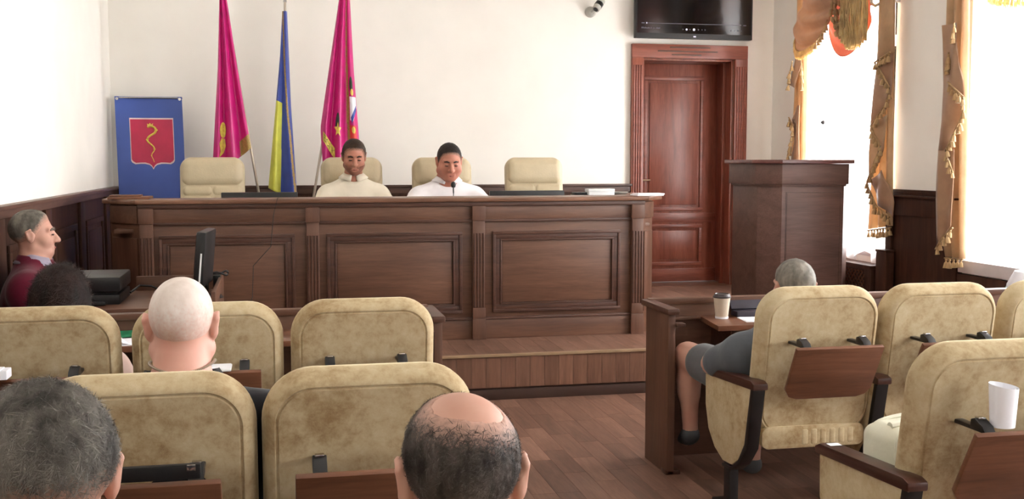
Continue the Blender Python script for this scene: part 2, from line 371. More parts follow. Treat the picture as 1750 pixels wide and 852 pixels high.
# door
dj = struct('door_1', MB().box(DX0, DX0+.02, YB, YB+.36, ZD, DZ).box(DX1-.02, DX1, YB, YB+.36, ZD, DZ).box(DX0, DX1, YB, YB+.36, DZ-.02, DZ), DOORW, bevel=.003, label='mahogany panelled door in a deep fluted frame')
YC = YB-.045
for (a, b) in ((DX0-.11, DX0), (DX1, DX1+.125)):
    c = part('casing', MB().box(a, b, YC, YB, ZD, DZ), DOORW, dj, .004)
    for k in range(4):
        q = a+(b-a)*(.18+.21*k); part('flute', MB().lathe([(.0, 0), (.009, .0), (.009, 1.95), (0, 1.95)], (q, YC, ZD+.1), 8), DOORX, c)
c = part('lintel', MB().box(DX0-.11, DX1+.125, YC, YB, DZ, DZ+.125), DOORX, dj, .004)
for (a, b, z) in ((.28, .72, .098), (.15, .80, .062), (.3, .62, .03)):
    part('bead', MB().box(DX0+.9*a, DX0+.9*b, YC-.008, YC, DZ+z-.006, DZ+z+.006), RAILX, c, .002)
part('inner_stop', MB().box(DX1-.05, DX1-.02, YB+.12, YB+.17, ZD, DZ-.02).box(DX0+.02, DX0+.04, YB+.12, YB+.17, ZD, DZ-.02), DOORW, dj, .003)
YL = YB+.33
lf = part('door_leaf', MB().box(DX0+.02, DX1-.02, YL, YL+.045, ZD+.005, DZ-.02), DOORW, dj, .003)
L0, L1 = DX0+.13, DX1-.16
for (z0, z1) in ((.97, 2.26), (.44, .84)):
    part('panel_moulding', MB().box(L0, L1, YL-.018, YL, z1-.035, z1).box(L0, L1, YL-.018, YL, z0, z0+.035).box(L0, L0+.035, YL-.018, YL, z0+.035, z1-.035).box(L1-.035, L1, YL-.018, YL, z0+.035, z1-.035), DOORX, lf, .006)
    part('panel', MB().box(L0+.06, L1-.06, YL-.012, YL, z0+.06, z1-.06), DOORW, lf, .009)
part('bottom_rail', MB().box(DX0+.02, DX1-.02, YL-.012, YL, ZD+.005, ZD+.13), DOORX, lf, .004)
part('middle_rail', MB().box(DX0+.02, DX1-.02, YL-.008, YL, .86, .95), DOORX, lf, .003)
part('handle', MB().tube([(DX0+.075, YL-.02, 1.27), (DX0+.075, YL-.05, 1.27), (DX0+.19, YL-.05, 1.27)], .008).box(DX0+.055, DX0+.095, YL-.012, YL, 1.17, 1.33), EDGE, lf, label='brass lever handle')

# radiator cover under the window by the lectern
rc = thing('radiator_cover', 'dark wooden radiator cover with lattice grille below the window', 'radiator cover', (XR-.09, 8.2, ZD))
part('body', MB().box(-.03, .075, -.62, .62, 0, .34), KICK, rc, .004)
part('top_board', MB().box(-.08, .085, -.70, .66, .345, .375), WAIN, rc, .004)
part('post', MB().box(-.07, .08, -.69, -.60, 0, .345), WAIN, rc, .004); part('post', MB().box(-.07, .08, .58, .66, 0, .345), WAIN, rc, .004)
for d in (-1, 1):
    g = MB()
    for k in range(-4, 27):
        y0 = -.6+k*.05
        a = max(y0, -.6) if d > 0 else max(y0, -.6); p0 = (y0, .02); p1 = (y0+.3, .32)
        pts = []
        for t in np.linspace(0, 1, 13):
            yy = y0+.3*t; zz = .03+.29*(t if d > 0 else 1-t)
            if -.6 <= yy <= .58: pts.append((-.045+.006*d, yy, zz))
        if len(pts) > 1: g.tube([pts[0], pts[-1]], .007, 4)
    part('lattice', g, TABW, rc)
bx = thing('side_cabinet', 'low dark wooden box beside the pillar under the drape', 'cabinet', (XR-.115, 7.385, ZD))
part('body', MB().box(-.035, .035, -.07, .07, 0, .49), WAIN, bx, .004)
part('top_board', MB().box(-.04, .038, -.075, .075, .49, .51), WAIN, bx, .004)
# ================================================================== drapes (wall plane X = 4.6, laid out in wall coordinates y, z)
tas = MB().lathe([(0, 0), (.007, -.004), (.009, -.012), (.005, -.02), (.012, -.03), (.019, -.062), (.0, -.063)], n=7).mesh('tassel', TASS)
def lerp_path(P, t):
    L = [0]
    for a, b in zip(P, P[1:]): L.append(L[-1]+math.dist(a, b))
    d = t*L[-1]
    for i in range(len(P)-1):
        if d <= L[i+1] or i == len(P)-2:
            k = (d-L[i])/max(L[i+1]-L[i], 1e-6); return tuple(p+(q-p)*k for p, q in zip(P[i], P[i+1]))
def drape(root, name, left, right, z_top, z_bot, x0, mat, folds=4, amp=.025, lin=1.0, skew=0.0):
    # left/right: [(z, y)] edge polylines ; pleats vary in x
    zl = [p[0] for p in left][::-1]; yl = [p[1] for p in left][::-1]; zr = [p[0] for p in right][::-1]; yr = [p[1] for p in right][::-1]
    def fn(u, v):
        zb = z_bot+skew*(u-.5)
        z = z_top+(zb-z_top)*v; a = np.interp(z, zl, yl); b = np.interp(z, zr, yr)
        return (x0+amp*math.sin(2*PI*folds*u+.7*math.sin(3*v))*(.7+.3*v), a+(b-a)*u, z)
    o = part(name, MB().sheet(fn, folds*10, 40), mat, root, angle=180)
    md = o.modifiers.new('thick', 'SOLIDIFY'); md.thickness = .004; md.offset = 0
    return o
def tassels(root, path, n, x):
    for k in range(n):
        y, z = lerp_path(path, (k+.5)/n)
        o = link('tassel', tas, root, (x, y, z)); s = random.uniform(.85, 1.15); o.scale = (s, s, s); o.rotation_euler = (random.uniform(-.15, .15), random.uniform(-.15, .15), 0)
    cb = MB().tube([(x, y, z) for y, z in path], .006, 6); part('cord_trim', cb, TASS, root)
def cascade(root, pts, x, mat):     # folded cloth tail with a zigzag edge: outline polygon in (y, z), slightly bowed
    m = MB(); n = len(pts); cy = sum(p[0] for p in pts)/n; cz = sum(p[1] for p in pts)/n
    bm = bmesh.new(); vs = [bm.verts.new((x, y, z)) for y, z in pts]; f = bm.faces.new(vs)
    bmesh.ops.triangulate(bm, faces=[f]); bmesh.ops.subdivide_edges(bm, edges=bm.edges, cuts=3, use_grid_fill=True)
    for v in bm.verts: v.co.x = x+.014*math.sin(26*v.co.y+5*v.co.z)
    me = bpy.data.meshes.new('cascade'); bm.to_mesh(me); bm.free(); me.materials.append(mat); me.polygons.foreach_set('use_smooth', [True]*len(me.polygons))
    o = link('cascade', me, root); md = o.modifiers.new('thick', 'SOLIDIFY'); md.thickness = .004; return o
# window by the lectern: left leg
d1 = thing('window_drape', 'gold drape leg hanging left of the bright window behind the lectern', 'drape')
drape(d1, 'leg', [(3.3, 9.01), (2.41, 8.98), (1.95, 9.01), (1.48, 9.05), (.6, 9.06)], [(3.3, 8.80), (2.39, 8.79), (1.94, 8.78), (1.48, 8.77), (.6, 8.76)], 3.3, .75, 4.53, GOLD, 3, .03)
cascade(d1, [(8.86, 2.38), (8.96, 2.13), (8.90, 2.10), (8.81, 2.29), (8.80, 2.38)], 4.47, GOLDD); tassels(d1, [(8.88, 2.33), (8.96, 2.16), (8.92, 2.12)], 4, 4.44)
cascade(d1, [(8.86, 1.94), (8.94, 1.82), (8.84, 1.76), (8.88, 1.64), (8.95, 1.49), (8.95, 1.2), (8.78, 1.2), (8.77, 1.94)], 4.47, GOLDD); tassels(d1, [(8.93, 1.84), (8.84, 1.77), (8.87, 1.65), (8.94, 1.50)], 9, 4.44)
tassels(d1, [(8.75, 2.30), (8.73, 2.08)], 3, 4.46)
# swags: cloth hung between two edges, sagging more and more towards its lower rim
def swag(label, Le, Re, sag, x, mat, nf, fringe, bow=.05):
    t = thing('curtain_swag', label, 'swag')
    def fn(u, v):
        a = lerp_path(Le, v); b = lerp_path(Re, v); s = sag*v**1.3; c = 4*u*(1-u)
        return (x-bow*c*(.4+.6*v)-.022*math.sin(2*PI*nf*v+1.6*u)*(.35+.65*c), a[0]+(b[0]-a[0])*u, a[1]+(b[1]-a[1])*u-s*c**.8)
    o = part('drape', MB().sheet(fn, 40, 70), mat, t, angle=180); o.modifiers.new('thick', 'SOLIDIFY').thickness = .005
    if fringe:
        m = MB()
        for k in range(60):
            p = fn(.02+.96*k/59, 1.0); L = fringe*random.uniform(.85, 1.1)
            m.tube([(p[0]-.008, p[1], p[2]+.01), (p[0]-.012, p[1]+random.uniform(-.006, .006), p[2]-L*.5), (p[0]-.008, p[1], p[2]-L)], [.006, .008, .004], 5)
        f = part('fringe', m, FRNG, t); f['kind'] = 'stuff'
    return t
s1 = swag('bronze gathered swag left of the fringed one at the window top', [(8.54, 3.4), (8.57, 3.11), (8.64, 2.82), (8.77, 2.69), (8.82, 2.60), (8.79, 2.51)], [(7.9, 3.4), (8.01, 3.01), (8.11, 2.75), (8.20, 2.60), (8.29, 2.50), (8.40, 2.44)], .10, 4.42, GOLDD, 7, .06)
tassels(s1, [(8.20, 2.60), (8.29, 2.50), (8.40, 2.44)], 7, 4.40); tassels(s1, [(8.80, 2.52), (8.77, 2.46)], 2, 4.42)
s2 = swag('rose swag with long gold fringe at the top of the window behind the lectern', [(8.30, 3.3), (8.32, 3.1), (8.36, 2.78), (8.37, 2.62), (8.36, 2.54)], [(7.72, 3.3), (7.71, 3.05), (7.70, 2.69), (7.70, 2.53), (7.73, 2.46)], .21, 4.50, ROSE, 5, 0, .03)
m = MB()
for k in range(120):
    u = k/119; yt = 7.98-.37*u+random.uniform(-.012, .012); yb = 7.95-.39*u+random.uniform(-.012, .012); zb = np.interp(u, [0, .2, .5, .8, .95, 1], [2.45, 2.36, 2.33, 2.34, 2.40, 2.46])+random.uniform(-.02, .03)
    xx = 4.38+random.uniform(-.02, .02); pts = [(xx+.006*math.sin(30*q+k), yt+(yb-yt)*q+.006*math.sin(9*q+k*2), 3.3+(zb-3.3)*q) for q in np.linspace(0, 1, 9)]
    m.tube(pts, [.005]*8+[.008], 5)
o = part('fringe', m, FRNG, s2, label='long gold bullion fringe'); o['kind'] = 'stuff'
m = MB()
for k in range(70):
    q = k/69; y = np.interp(q, [0, .5, .8, 1], [8.08, 8.09, 8.03, 7.97]); z = np.interp(q, [0, .5, .8, 1], [3.0, 2.68, 2.54, 2.45]); m.lathe([(0, .02), (.016, .01), (.018, -.008), (.006, -.03), (0, -.031)], (4.40+random.uniform(-.02, .02), y+random.uniform(-.04, .05), z+random.uniform(-.02, .02)), 6)
o = part('braid', m, TASS, s2, label='twisted braid trim'); o['kind'] = 'stuff'
# right leg of that window
d2 = thing('window_drape', 'gold tasselled drape leg left of the pillar, hem above the radiator', 'drape')
drape(d2, 'leg', [(3.3, 7.64), (2.42, 7.65), (2.02, 7.66), (1.43, 7.70), (.6, 7.73)], [(3.3, 7.44), (2.4, 7.43), (2.0, 7.42), (1.43, 7.40), (.6, 7.34)], 3.3, .945, 4.53, GOLD, 3, .025, skew=.05)
cascade(d2, [(7.54, 3.3), (7.34, 3.3), (7.33, 2.26), (7.55, 2.20), (7.56, 2.41)], 4.47, GOLD); tassels(d2, [(7.33, 2.26), (7.55, 2.20)], 6, 4.445)
cascade(d2, [(7.55, 2.23), (7.34, 2.28), (7.32, 1.98), (7.39, 1.87), (7.59, 1.73), (7.60, 1.68), (7.59, 2.01)], 4.475, GOLDD); tassels(d2, [(7.52, 2.19), (7.33, 2.0), (7.38, 1.88), (7.59, 1.72)], 12, 4.45)
cascade(d2, [(7.59, 1.74), (7.41, 1.81), (7.42, 1.56), (7.51, 1.46), (7.62, 1.29), (7.62, 1.52)], 4.48, GOLD); tassels(d2, [(7.58, 1.71), (7.43, 1.57), (7.51, 1.46), (7.62, 1.29)], 11, 4.45)
cascade(d2, [(7.62, 1.31), (7.44, 1.39), (7.27, 1.15), (7.27, 1.04), (7.47, 1.12)], 4.48, GOLDD); tassels(d2, [(7.61, 1.28), (7.47, 1.12), (7.28, 1.04)], 9, 4.45)
tassels(d2, [(7.67, .915), (7.34, .96)], 8, 4.50)
# left leg of the right window
d3 = thing('window_drape', 'gold tasselled drape leg right of the pillar, nearest the seats', 'drape')
drape(d3, 'leg', [(3.4, 6.79), (2.41, 6.79), (1.97, 6.80), (1.36, 6.80), (.95, 6.76), (.79, 6.70)], [(3.4, 6.56), (2.37, 6.53), (1.95, 6.52), (1.36, 6.49), (.79, 6.47)], 3.4, .80, 4.53, GOLD, 3, .03)
cascade(d3, [(6.55, 2.38), (6.66, 2.31), (6.64, 1.99), (6.45, 1.88), (6.45, 1.77), (6.63, 1.53), (6.70, 1.53), (6.68, 2.0), (6.70, 2.38)], 4.46, GOLDD); tassels(d3, [(6.60, 1.99), (6.42, 1.88), (6.42, 1.77), (6.60, 1.53), (6.56, 1.46), (6.51, 1.38)], 18, 4.44)
cascade(d3, [(6.70, 1.54), (6.55, 1.54), (6.52, 1.02), (6.62, .96), (6.70, .85), (6.69, 1.24)], 4.46, GOLDD); tassels(d3, [(6.49, 1.01), (6.59, .95), (6.68, .85)], 5, 4.44)
tassels(d3, [(6.55, 2.38), (6.56, 2.30)], 4, 4.44); tassels(d3, [(6.60, 2.19), (6.62, 2.09)], 5, 4.44)
tassels(d3, [(6.66, .79), (6.45, .80)], 5, 4.50)
s3 = swag('rose swag end at the top of the right window', [(6.30, 3.4), (6.28, 2.9), (6.22, 2.52)], [(5.0, 3.4), (5.0, 2.9), (5.0, 2.52)], .10, 4.45, ROSE, 5, .05)
hk = MB().tube([(XR, 7.47, 2.66), (XR-.10, 7.50, 2.66), (XR-.13, 7.58, 2.63), (XR-.12, 7.66, 2.66), (XR-.12, 7.68, 2.72)], .016, 8)
tag(link('curtain_holdback', hk.mesh('curtain_holdback', CHROME)), 'silver curtain holdback beside the tasselled drape top', 'holdback')
pin = link('window_knob', MB().lathe([(0, 0), (.016, .0), (.02, .015), (.01, .03), (0, .03)], n=12).mesh('window_knob', BLACK), None, (XR-.075, 8.44, 1.78), (0, -PI/2, 0)); tag(pin, 'small dark round clip on the bright sheer curtain behind the lectern', 'clip'); pin.name = 'curtain_clip'

# ================================================================== presidium desk
pd = thing('presidium_desk', 'long walnut presidium desk with three framed panels on the platform', 'desk', (0, 7.03, ZD))
X0, X1 = -.84, 2.43
front = [(X0, .0), (X1, .0), (2.56, .17), (2.56, .78), (2.52, .78), (2.52, .19), (X1-.02, .05), (X0+.02, .05), (-1.0, .25), (-1.0, .78), (-1.04, .78), (-1.04, .23)]
part('carcass', MB().prism(front, .0, .91), DESKW, pd, .003)
slab = [(X0-.02, -.05), (X1+.03, -.05), (2.62, .14), (2.62, .80), (2.36, .80), (2.36, .3), (-.84, .3), (-.84, .80), (-1.09, .80), (-1.09, .21)]
part('counter_slab', MB().prism(slab, .912, .94), wood('counter_wood', (88, 58, 42), (116, 80, 60), (140, 102, 80), 'X', rough=.35), pd, .008)
part('slab_moulding', MB().box(X0-.01, X1+.01, -.03, 0, .882, .912), DESKD, pd, .008)
part('worktop', MB().box(-1.0, 2.5, .05, .78, .73, .755), DESKW, pd, .003)
part('header_board', MB().box(X0, X1, -.012, 0, .795, .882), DESKW, pd, .003)
part('header_bead', MB().box(X0, X1, -.02, 0, .778, .796), DESKD, pd, .005)
part('plinth', MB().box(X0, X1, -.014, 0, .0, .128), DESKW, pd, .005)
part('plinth_bead', MB().box(X0, X1, -.022, 0, .128, .146), DESKD, pd, .006)
for xc in (-.80, .212, 1.288, 2.385):
    pl = part('pilaster', MB().box(xc-.04, xc+.04, -.035, 0, .0, .885), DESKV, pd, .004)
    part('pilaster_base', MB().box(xc-.045, xc+.045, -.045, -.035, 0, .14).box(xc-.042, xc+.042, -.042, -.035, .14, .21), DESKV, pl, .004)
    part('pilaster_cap', MB().box(xc-.045, xc+.045, -.045, -.035, .79, .885), DESKV, pl, .004)
    for k in range(4): q = xc-.03+.02*k; part('flute', MB().lathe([(0, 0), (.006, 0), (.006, .49), (0, .49)], (q, -.035, .215), 6), DESKD, pl)
for (a, b) in ((-.73, .10), (.30, 1.18), (1.385, 2.27)):
    z0, z1 = .175, .715; w = .062; fr = MB()
    for (i0, i1, h) in ((0, .02, .022), (.02, w-.012, .014), (w-.012, w, .02)):
        fr.box(a+i0, b-i0, -h, 0, z1-i1, z1-i0).box(a+i0, b-i0, -h, 0, z0+i0, z0+i1).box(a+i0, a+i1, -h, 0, z0+i1, z1-i1).box(b-i1, b-i0, -h, 0, z0+i1, z1-i1)
    f = part('panel_moulding', fr, DESKD, pd, .003)
    part('panel', MB().box(a+w+.004, b-w-.004, -.006, 0, z0+w+.004, z1-w-.004), DESKW, f, .002)
for (p, q) in (((2.43, .0), (2.56, .17)), ((-1.04, .23), (-.84, .0))):
    d = Vector((q[0]-p[0], q[1]-p[1])); L = d.length; M = Matrix.Translation((p[0], p[1], 0)) @ Matrix.Rotation(math.atan2(d.y, d.x), 4, 'Z')
    e = part('end_panel', MB().box(.02, L-.02, -.01, 0, .15, .70, M), DESKV, pd, .004); part('end_header', MB().box(.01, L-.01, -.014, 0, .79, .90, M), DESKW, e, .004)

# things on it
TZ = ZD+.94; WT = ZD+.755
wd = thing('document_folder', 'flat brown wooden folder on the left end of the presidium desk', 'folder', (-.92, 7.19, TZ))
part('cover', MB().prism([(-.12, -.07), (.13, -.07), (.13, .06), (-.12, .06)], 0, .018), TABW, wd, .006); part('flap', MB().box(-.11, .08, -.06, .05, .018, .028), TABW, wd, .005)
def monitor(label, xc, w):
    t = thing('desk_monitor', label, 'monitor', (xc, 7.46, WT), 0, 'flat black monitors on the presidium desk')
    part('screen_shell', MB().box(-w/2, w/2, -.012, .012, .03, .215), BLACK, t, .006); part('back_hump', MB().box(-w*.3, w*.3, -.03, -.012, .06, .16), BLACK, t, .006)
    part('display', MB().box(-w/2+.012, w/2-.012, .012, .014, .042, .203), SCRN, t); part('stand', MB().box(-.03, .03, -.02, .02, .006, .05), BLACK, t, .004); part('foot', MB().box(-.1, .1, -.06, .08, 0, .008), BLACK, t, .003)
monitor('black monitor edge above the desk below the blue and yellow flag', -.12, .50); monitor('black monitor edge above the desk in front of the rightmost leather chair', 1.72, .54)
mc = thing('microphone', 'black gooseneck microphone in front of the man in white', 'microphone', (1.185, 7.40, WT))
part('base', MB().lathe([(0, 0), (.05, 0), (.048, .02), (.02, .03), (0, .03)], n=16), BLACK, mc); part('gooseneck', MB().tube([(0, 0, .03), (0, .0, .12), (0, .0, .21), (0, .005, .245)], .005, 8), BLACK, mc)
part('windscreen', MB().lathe([(0, -.02), (.013, -.016), (.018, 0), (.015, .016), (.006, .023), (0, .024)], (0, .006, .258), 14), BLACK, mc)
bxx = thing('white_box', 'small white box at the right end of the presidium desk', 'box', (2.255, 7.46, WT))
part('carton', MB().box(-.095, .095, -.05, .05, 0, .205), WHITE, bxx, .004); part('lid', MB().box(-.097, .097, -.052, .052, .205, .225), WHITE, bxx, .003)
for k in range(3): part('print_mark', MB().box(-.078+.058*k, -.074+.058*k, -.0515, -.05, .16, .178), GREYP, bxx)
ph = thing('desk_telephone', 'dark object left of the small white box on the desk', 'telephone', (2.12, 7.50, WT)); part('body', MB().box(-.06, .05, -.06, .06, 0, .19), BLACK, ph, .015); part('top', MB().box(-.05, .04, -.05, .05, .19, .20), BLACK, ph, .004)
di = thing('glass_dish', 'oval grey dish right of the small white box', 'dish', (2.40, 7.46, WT)); part('stem', MB().lathe([(0, 0), (.035, 0), (.03, .01), (.01, .02), (.01, .17), (0, .17)], n=14), GREYP, di)
part('bowl', MB().lathe([(0, .165), (.03, .17), (.065, .20), (.062, .203), (.028, .18), (0, .176)], n=18), GREYP, di)
sp = thing('paper_sheets', 'white papers on the right corner of the presidium desk', 'papers', (2.50, 7.12, TZ)); part('sheet', MB().box(-.09, .10, -.04, .12, 0, .008), PAPER, sp); part('sheet', MB().box(-.08, .11, -.03, .10, .008, .016), PAPER, sp)
cable = MB().tube([(.0, 7.05, TZ+.006), (-.005, 6.972, TZ+.004), (-.03, 6.975, TZ-.1), (-.05, 6.995, TZ-.3), (-.16, 6.998, TZ-.42), (-.17, 6.998, TZ-.62), (-.3, 6.99, ZD+.02)], .0025, 6)
tag(link('cable', cable.mesh('cable', BLACK)), 'thin dark cable hanging down the front of the presidium desk', 'cable')

# leather chairs
def leather_chair(label, loc):
    t = thing('leather_chair', label, 'chair', loc, PI, 'cream leather chairs behind the presidium desk')
    M = Matrix.Translation((0, -.10, .895)) @ Matrix.Rotation(R(7), 4, 'X')
    b = part('backrest', MB().pillow(.232, .30, .075, [(.05, -.05), (.02, -.045), (.003, -.02), (0, .01), (.006, .035), (.03, .052), (.08, .056)], M, top_bulge=.02), LEATH, t)
    part('headrest', MB().pillow(.215, .098, .05, [(.0, .03), (.0, .045), (.006, .058), (.02, .07), (.05, .078)], M @ Matrix.Translation((0, 0, .195)), top_bulge=.012), LEATH, b)
    for k in range(3):
        for s in (-1, 1): part('seam_roll', MB().pillow(.104, .036, .03, [(.0, .042), (.0, .052), (.006, .060), (.016, .065), (.026, .067)], M @ Matrix.Translation((s*.105, 0, .06-.073*k))), LEATH, b)
    part('seat', MB().pillow(.25, .25, .08, [(.06, -.06), (.02, -.05), (0, -.02), (0, .02), (.03, .05), (.09, .058)], Matrix.Translation((0, .17, .49)) @ Matrix.Rotation(PI/2, 4, 'X')), LEATH, t)
    for s in (-1, 1): part('armrest', MB().tube([(s*.27, -.06, .5), (s*.285, -.05, .68), (s*.285, .22, .68), (s*.27, .24, .46)], .025, 8), LEATH, t)
    part('gas_stem', MB().lathe([(0, .06), (.03, .06), (.03, .43), (0, .43)], (0, .15, 0), 12), CHROME, t)
    for k in range(5):
        a = 2*PI*k/5; l = part('base_leg', MB().tube([(0, .15, .09), (.3*math.cos(a), .15+.3*math.sin(a), .065)], [.025, .015], 6), BLACK, t); part('caster', MB().lathe([(0, 0), (.022, .0), (.028, .025), (.022, .05), (0, .05)], (.3*math.cos(a), .15+.3*math.sin(a), 0), 10), BLACK, l)
    return t
lc = leather_chair('empty cream leather chair left of the flags, beside the blue banner', (-.47, 8.2, ZD-.05))
for (xx, zz, lb) in ((.55, -.035, 'cream leather chair behind the man in the beige polo'), (1.24, -.065, 'cream leather chair behind the man in white'), (1.97, -.02, 'empty cream leather chair at the right, nearest the door')):
    dup(lc, (xx, 8.2, ZD+zz), PI, lb)
for o in [o for o in bpy.data.objects if o.name.startswith('leather_chair')]: o.location.z = ZD

# ================================================================== banner with the serpent arms
bn = thing('coat_of_arms_banner', 'blue banner with a golden serpent on a crimson shield', 'banner', (-1.0, 9.25, ZD))
def bs(u, v):      # u left-right, v top-down ; local coords
    z = 1.70-1.58*v; xl = -.283+.05*v; xr = .242-.01*v+.02*math.sin(PI*v)
    return Vector((xl+(xr-xl)*u, .03*math.sin(PI*u)-.10*(1-v)*0+.10*(1-v)*-1*0+.16*v*-1+.08, z))
part('sheet', MB().sheet(lambda u, v: tuple(bs(u, v)), 16, 30), BANB, bn, angle=180)
def bpt(px, py, off=.004):   # px,py measured on the banner face: 0..1
    p = bs(px, py); return (p.x, p.y-off, p.z)
def bpoly(pts, mat, off, name, dens=1):
    bm = bmesh.new(); f = bm.faces.new([bm.verts.new((a, 0, b)) for a, b in pts]); r = bmesh.ops.extrude_face_region(bm, geom=[f])
    for g in r['geom']:
        if isinstance(g, bmesh.types.BMVert): g.co.y = 1
    bmesh.ops.triangulate(bm, faces=bm.faces[:]); bmesh.ops.recalc_face_normals(bm, faces=bm.faces)
    for v in bm.verts: v.co = Vector(bpt(v.co.x, v.co.z, off if v.co.y < .5 else .0005))
    me = bpy.data.meshes.new(name); bm.to_mesh(me); bm.free(); me.materials.append(mat); return link(name, me, bn)
def shield(g):
    a, b, t, bt = .21-g, .84+g, .117-g*.6, .335+g*.6; P = [(a, t)]+[(a+(b-a)*k/10, t) for k in range(1, 11)]
    P += [(b, t+(bt-t)*k/6) for k in range(1, 6)]
    P += [(b, bt-.012), (b-.02, bt-.002), (b-.06, bt+.006), (b-.14, bt+.004), (b-.20, bt+.004), (.5*(a+b)+.055, bt+.010), (.5*(a+b)+.02, bt+.02), (.5*(a+b), bt+.033), (.5*(a+b)-.02, bt+.02), (.5*(a+b)-.055, bt+.010), (a+.20, bt+.004), (a+.14, bt+.004), (a+.06, bt+.006), (a+.02, bt-.002), (a, bt-.012)]
    P += [(a, bt-(bt-t)*k/6) for k in range(1, 6)]
    return P
bpoly(shield(.012), BANW, .003, 'shield_border'); bpoly(shield(0), BANR, .005, 'shield')
sn = [(.46, .158), (.50, .152), (.56, .158), (.585, .172), (.56, .188), (.50, .200), (.455, .215), (.46, .232), (.51, .248), (.545, .262), (.545, .278), (.515, .292), (.505, .305), (.53, .325), (.54, .338)]
def cr(P, n):
    out = []
    for i in range(len(P)-1):
        p0, p1, p2, p3 = P[max(i-1, 0)], P[i], P[i+1], P[min(i+2, len(P)-1)]
        for k in range(n):
            t = k/n; out.append(tuple(.5*((2*b)+(-a+c)*t+(2*a-5*b+4*c-d)*t*t+(-a+3*b-3*c+d)*t**3) for a, b, c, d in zip(p0, p1, p2, p3)))
    return out+[P[-1]]
sp_ = cr(sn, 6); nn = len(sp_)
part('serpent', MB().tube([bpt(a, b, .006) for a, b in sp_], [.019*min(1, .7+i/10)*(1-.85*max(0, i/nn-.25)/.75) for i in range(nn)], 8, .5), GOLDT, bn, label='golden serpent')
bpoly([(.46, .150), (.455, .138), (.475, .143), (.50, .135), (.52, .143), (.545, .137), (.54, .150)], GOLDT, .007, 'crown')
for (u, v) in ((.035, .012), (.965, .012)): part('grommet', MB().lathe([(0, 0), (.012, 0), (.012, .004), (0, .004)], n=12), CHROME, bn, loc=bpt(u, v, .002), rot=(PI/2, 0, 0))
part('stand_pole', MB().tube([(0, .10, 0), (0, .17, 1.68)], .01, 8).tube([(-.28, .09, 1.69), (.245, .09, 1.69)], .007, 6), CHROME, bn); part('stand_foot', MB().box(-.22, .22, -.10, .2, 0, .02), BLACK, bn, .004)

# ================================================================== flags
fs = thing('flag_stand', 'flag stand with three sockets behind the presidium desk', 'flag stand', (.06, 9.12, ZD))
part('base', MB().lathe([(0, 0), (.20, 0), (.20, .02), (.06, .04), (.05, .30), (0, .30)], n=20), BLKM, fs)
for k in (-1, 0, 1): part('socket', MB().tube([(k*.075, 0, .06), (k*.12, 0, .32)], .022, 8), CHROME, fs)
POLE = plain('flag_pole', (188, 176, 160), rough=.3, metal=.5)
def flag(name, label, base, top, edgeL, edgeR, bottom, y0, folds, amp, matfn, mats, extra=None, pole_r=.011, finial=True, nu=64, nv=110):
    t = thing('flag', label, 'flag', (base[0], base[1], base[2]), 0)
    B = Vector(base); T = Vector(top)
    p = part('pole', MB().tube([(0, 0, 0), tuple(T-B)], pole_r, 10), POLE, t)
    if finial:
        q = T-B; part('finial', MB().lathe([(0, 0), (.016, 0), (.012, .02), (.006, .03), (.012, .045), (.006, .06), (.02, .075), (.012, .13), (0, .16)], tuple(q), 12), CHROME, t)
    zl = [e[0] for e in edgeL]; xl = [e[1] for e in edgeL]; zr = [e[0] for e in edgeR]; xr = [e[1] for e in edgeR]
    bu = [b[0] for b in bottom]; bz = [b[1] for b in bottom]; zt = edgeL[-1][0]
    def S(u, v, off=0.0):
        zb = np.interp(u, bu, bz); z = zt+(zb-zt)*v
        a = np.interp(z, zl, xl); b = np.interp(z, zr, xr)
        ph = 2*PI*folds*u+.8*math.sin(2.3*v+folds)+.5*math.sin(5*u)
        y = y0-amp*math.sin(ph)*(.25+.75*v)-off-.03*math.sin(PI*u)
        return Vector((a+(b-a)*u, y, z))-B
    m = MB()
    vs = [tuple(S(i/nu, j/nv)) for j in range(nv+1) for i in range(nu+1)]; w = nu+1
    m.add(vs, [(j*w+i, j*w+i+1, (j+1)*w+i+1, (j+1)*w+i) for j in range(nv) for i in range(nu)])
    m.m = [matfn((i+.5)/nu, (j+.5)/nv) for j in range(nv) for i in range(nu)]
    o = part('cloth', m, mats, t, angle=180); o.modifiers.new('thick', 'SOLIDIFY').thickness = .003
    if extra: extra(t, o, S)
    return t
def patch(t, S, pts, mat, name, off=.008, n=3):
    bm = bmesh.new(); f = bm.faces.new([bm.verts.new((a, b, 0)) for a, b in pts]); bmesh.ops.triangulate(bm, faces=[f]); bmesh.ops.subdivide_edges(bm, edges=bm.edges[:], cuts=n, use_grid_fill=True)
    for v in bm.verts: v.co = S(v.co.x, v.co.y, off)
    me = bpy.data.meshes.new(name); bm.to_mesh(me); bm.free(); me.materials.append(mat); me.polygons.foreach_set('use_smooth', [True]*len(me.polygons)); o = link(name, me, t); return o
def blob(cx, cy, rx, ry, n=14, a0=0): return [(cx+rx*math.cos(a0+2*PI*k/n), cy+ry*math.sin(a0+2*PI*k/n)) for k in range(n)]
# left magenta flag
def f1m(u, v): return 1 if (u > .70 and v > .905) else 0
def f1x(t, c, S):
    patch(t, S, blob(.26, .80, .085, .045), GOLDT, 'emblem_leaf'); patch(t, S, [(.17, .875), (.22, .845), (.31, .85), (.33, .89), (.27, .93), (.17, .955), (.20, .92)], GOLDT, 'emblem_leaf')
flag('flag', 'magenta flag with yellow emblem, leftmost of the three flags', (-.03, 9.12, ZD+.1), (-.405, 9.10, 2.84), [(1.1, -.53), (1.48, -.508), (2.2, -.455), (2.84, -.425)], [(1.1, -.17), (1.574, -.207), (2.2, -.30), (2.84, -.385)], [(0, 1.42), (.6, 1.42), (.62, 1.47), (1, 1.56)], 9.06, 2.6, .035, f1m, [MAG, OLIV], f1x)
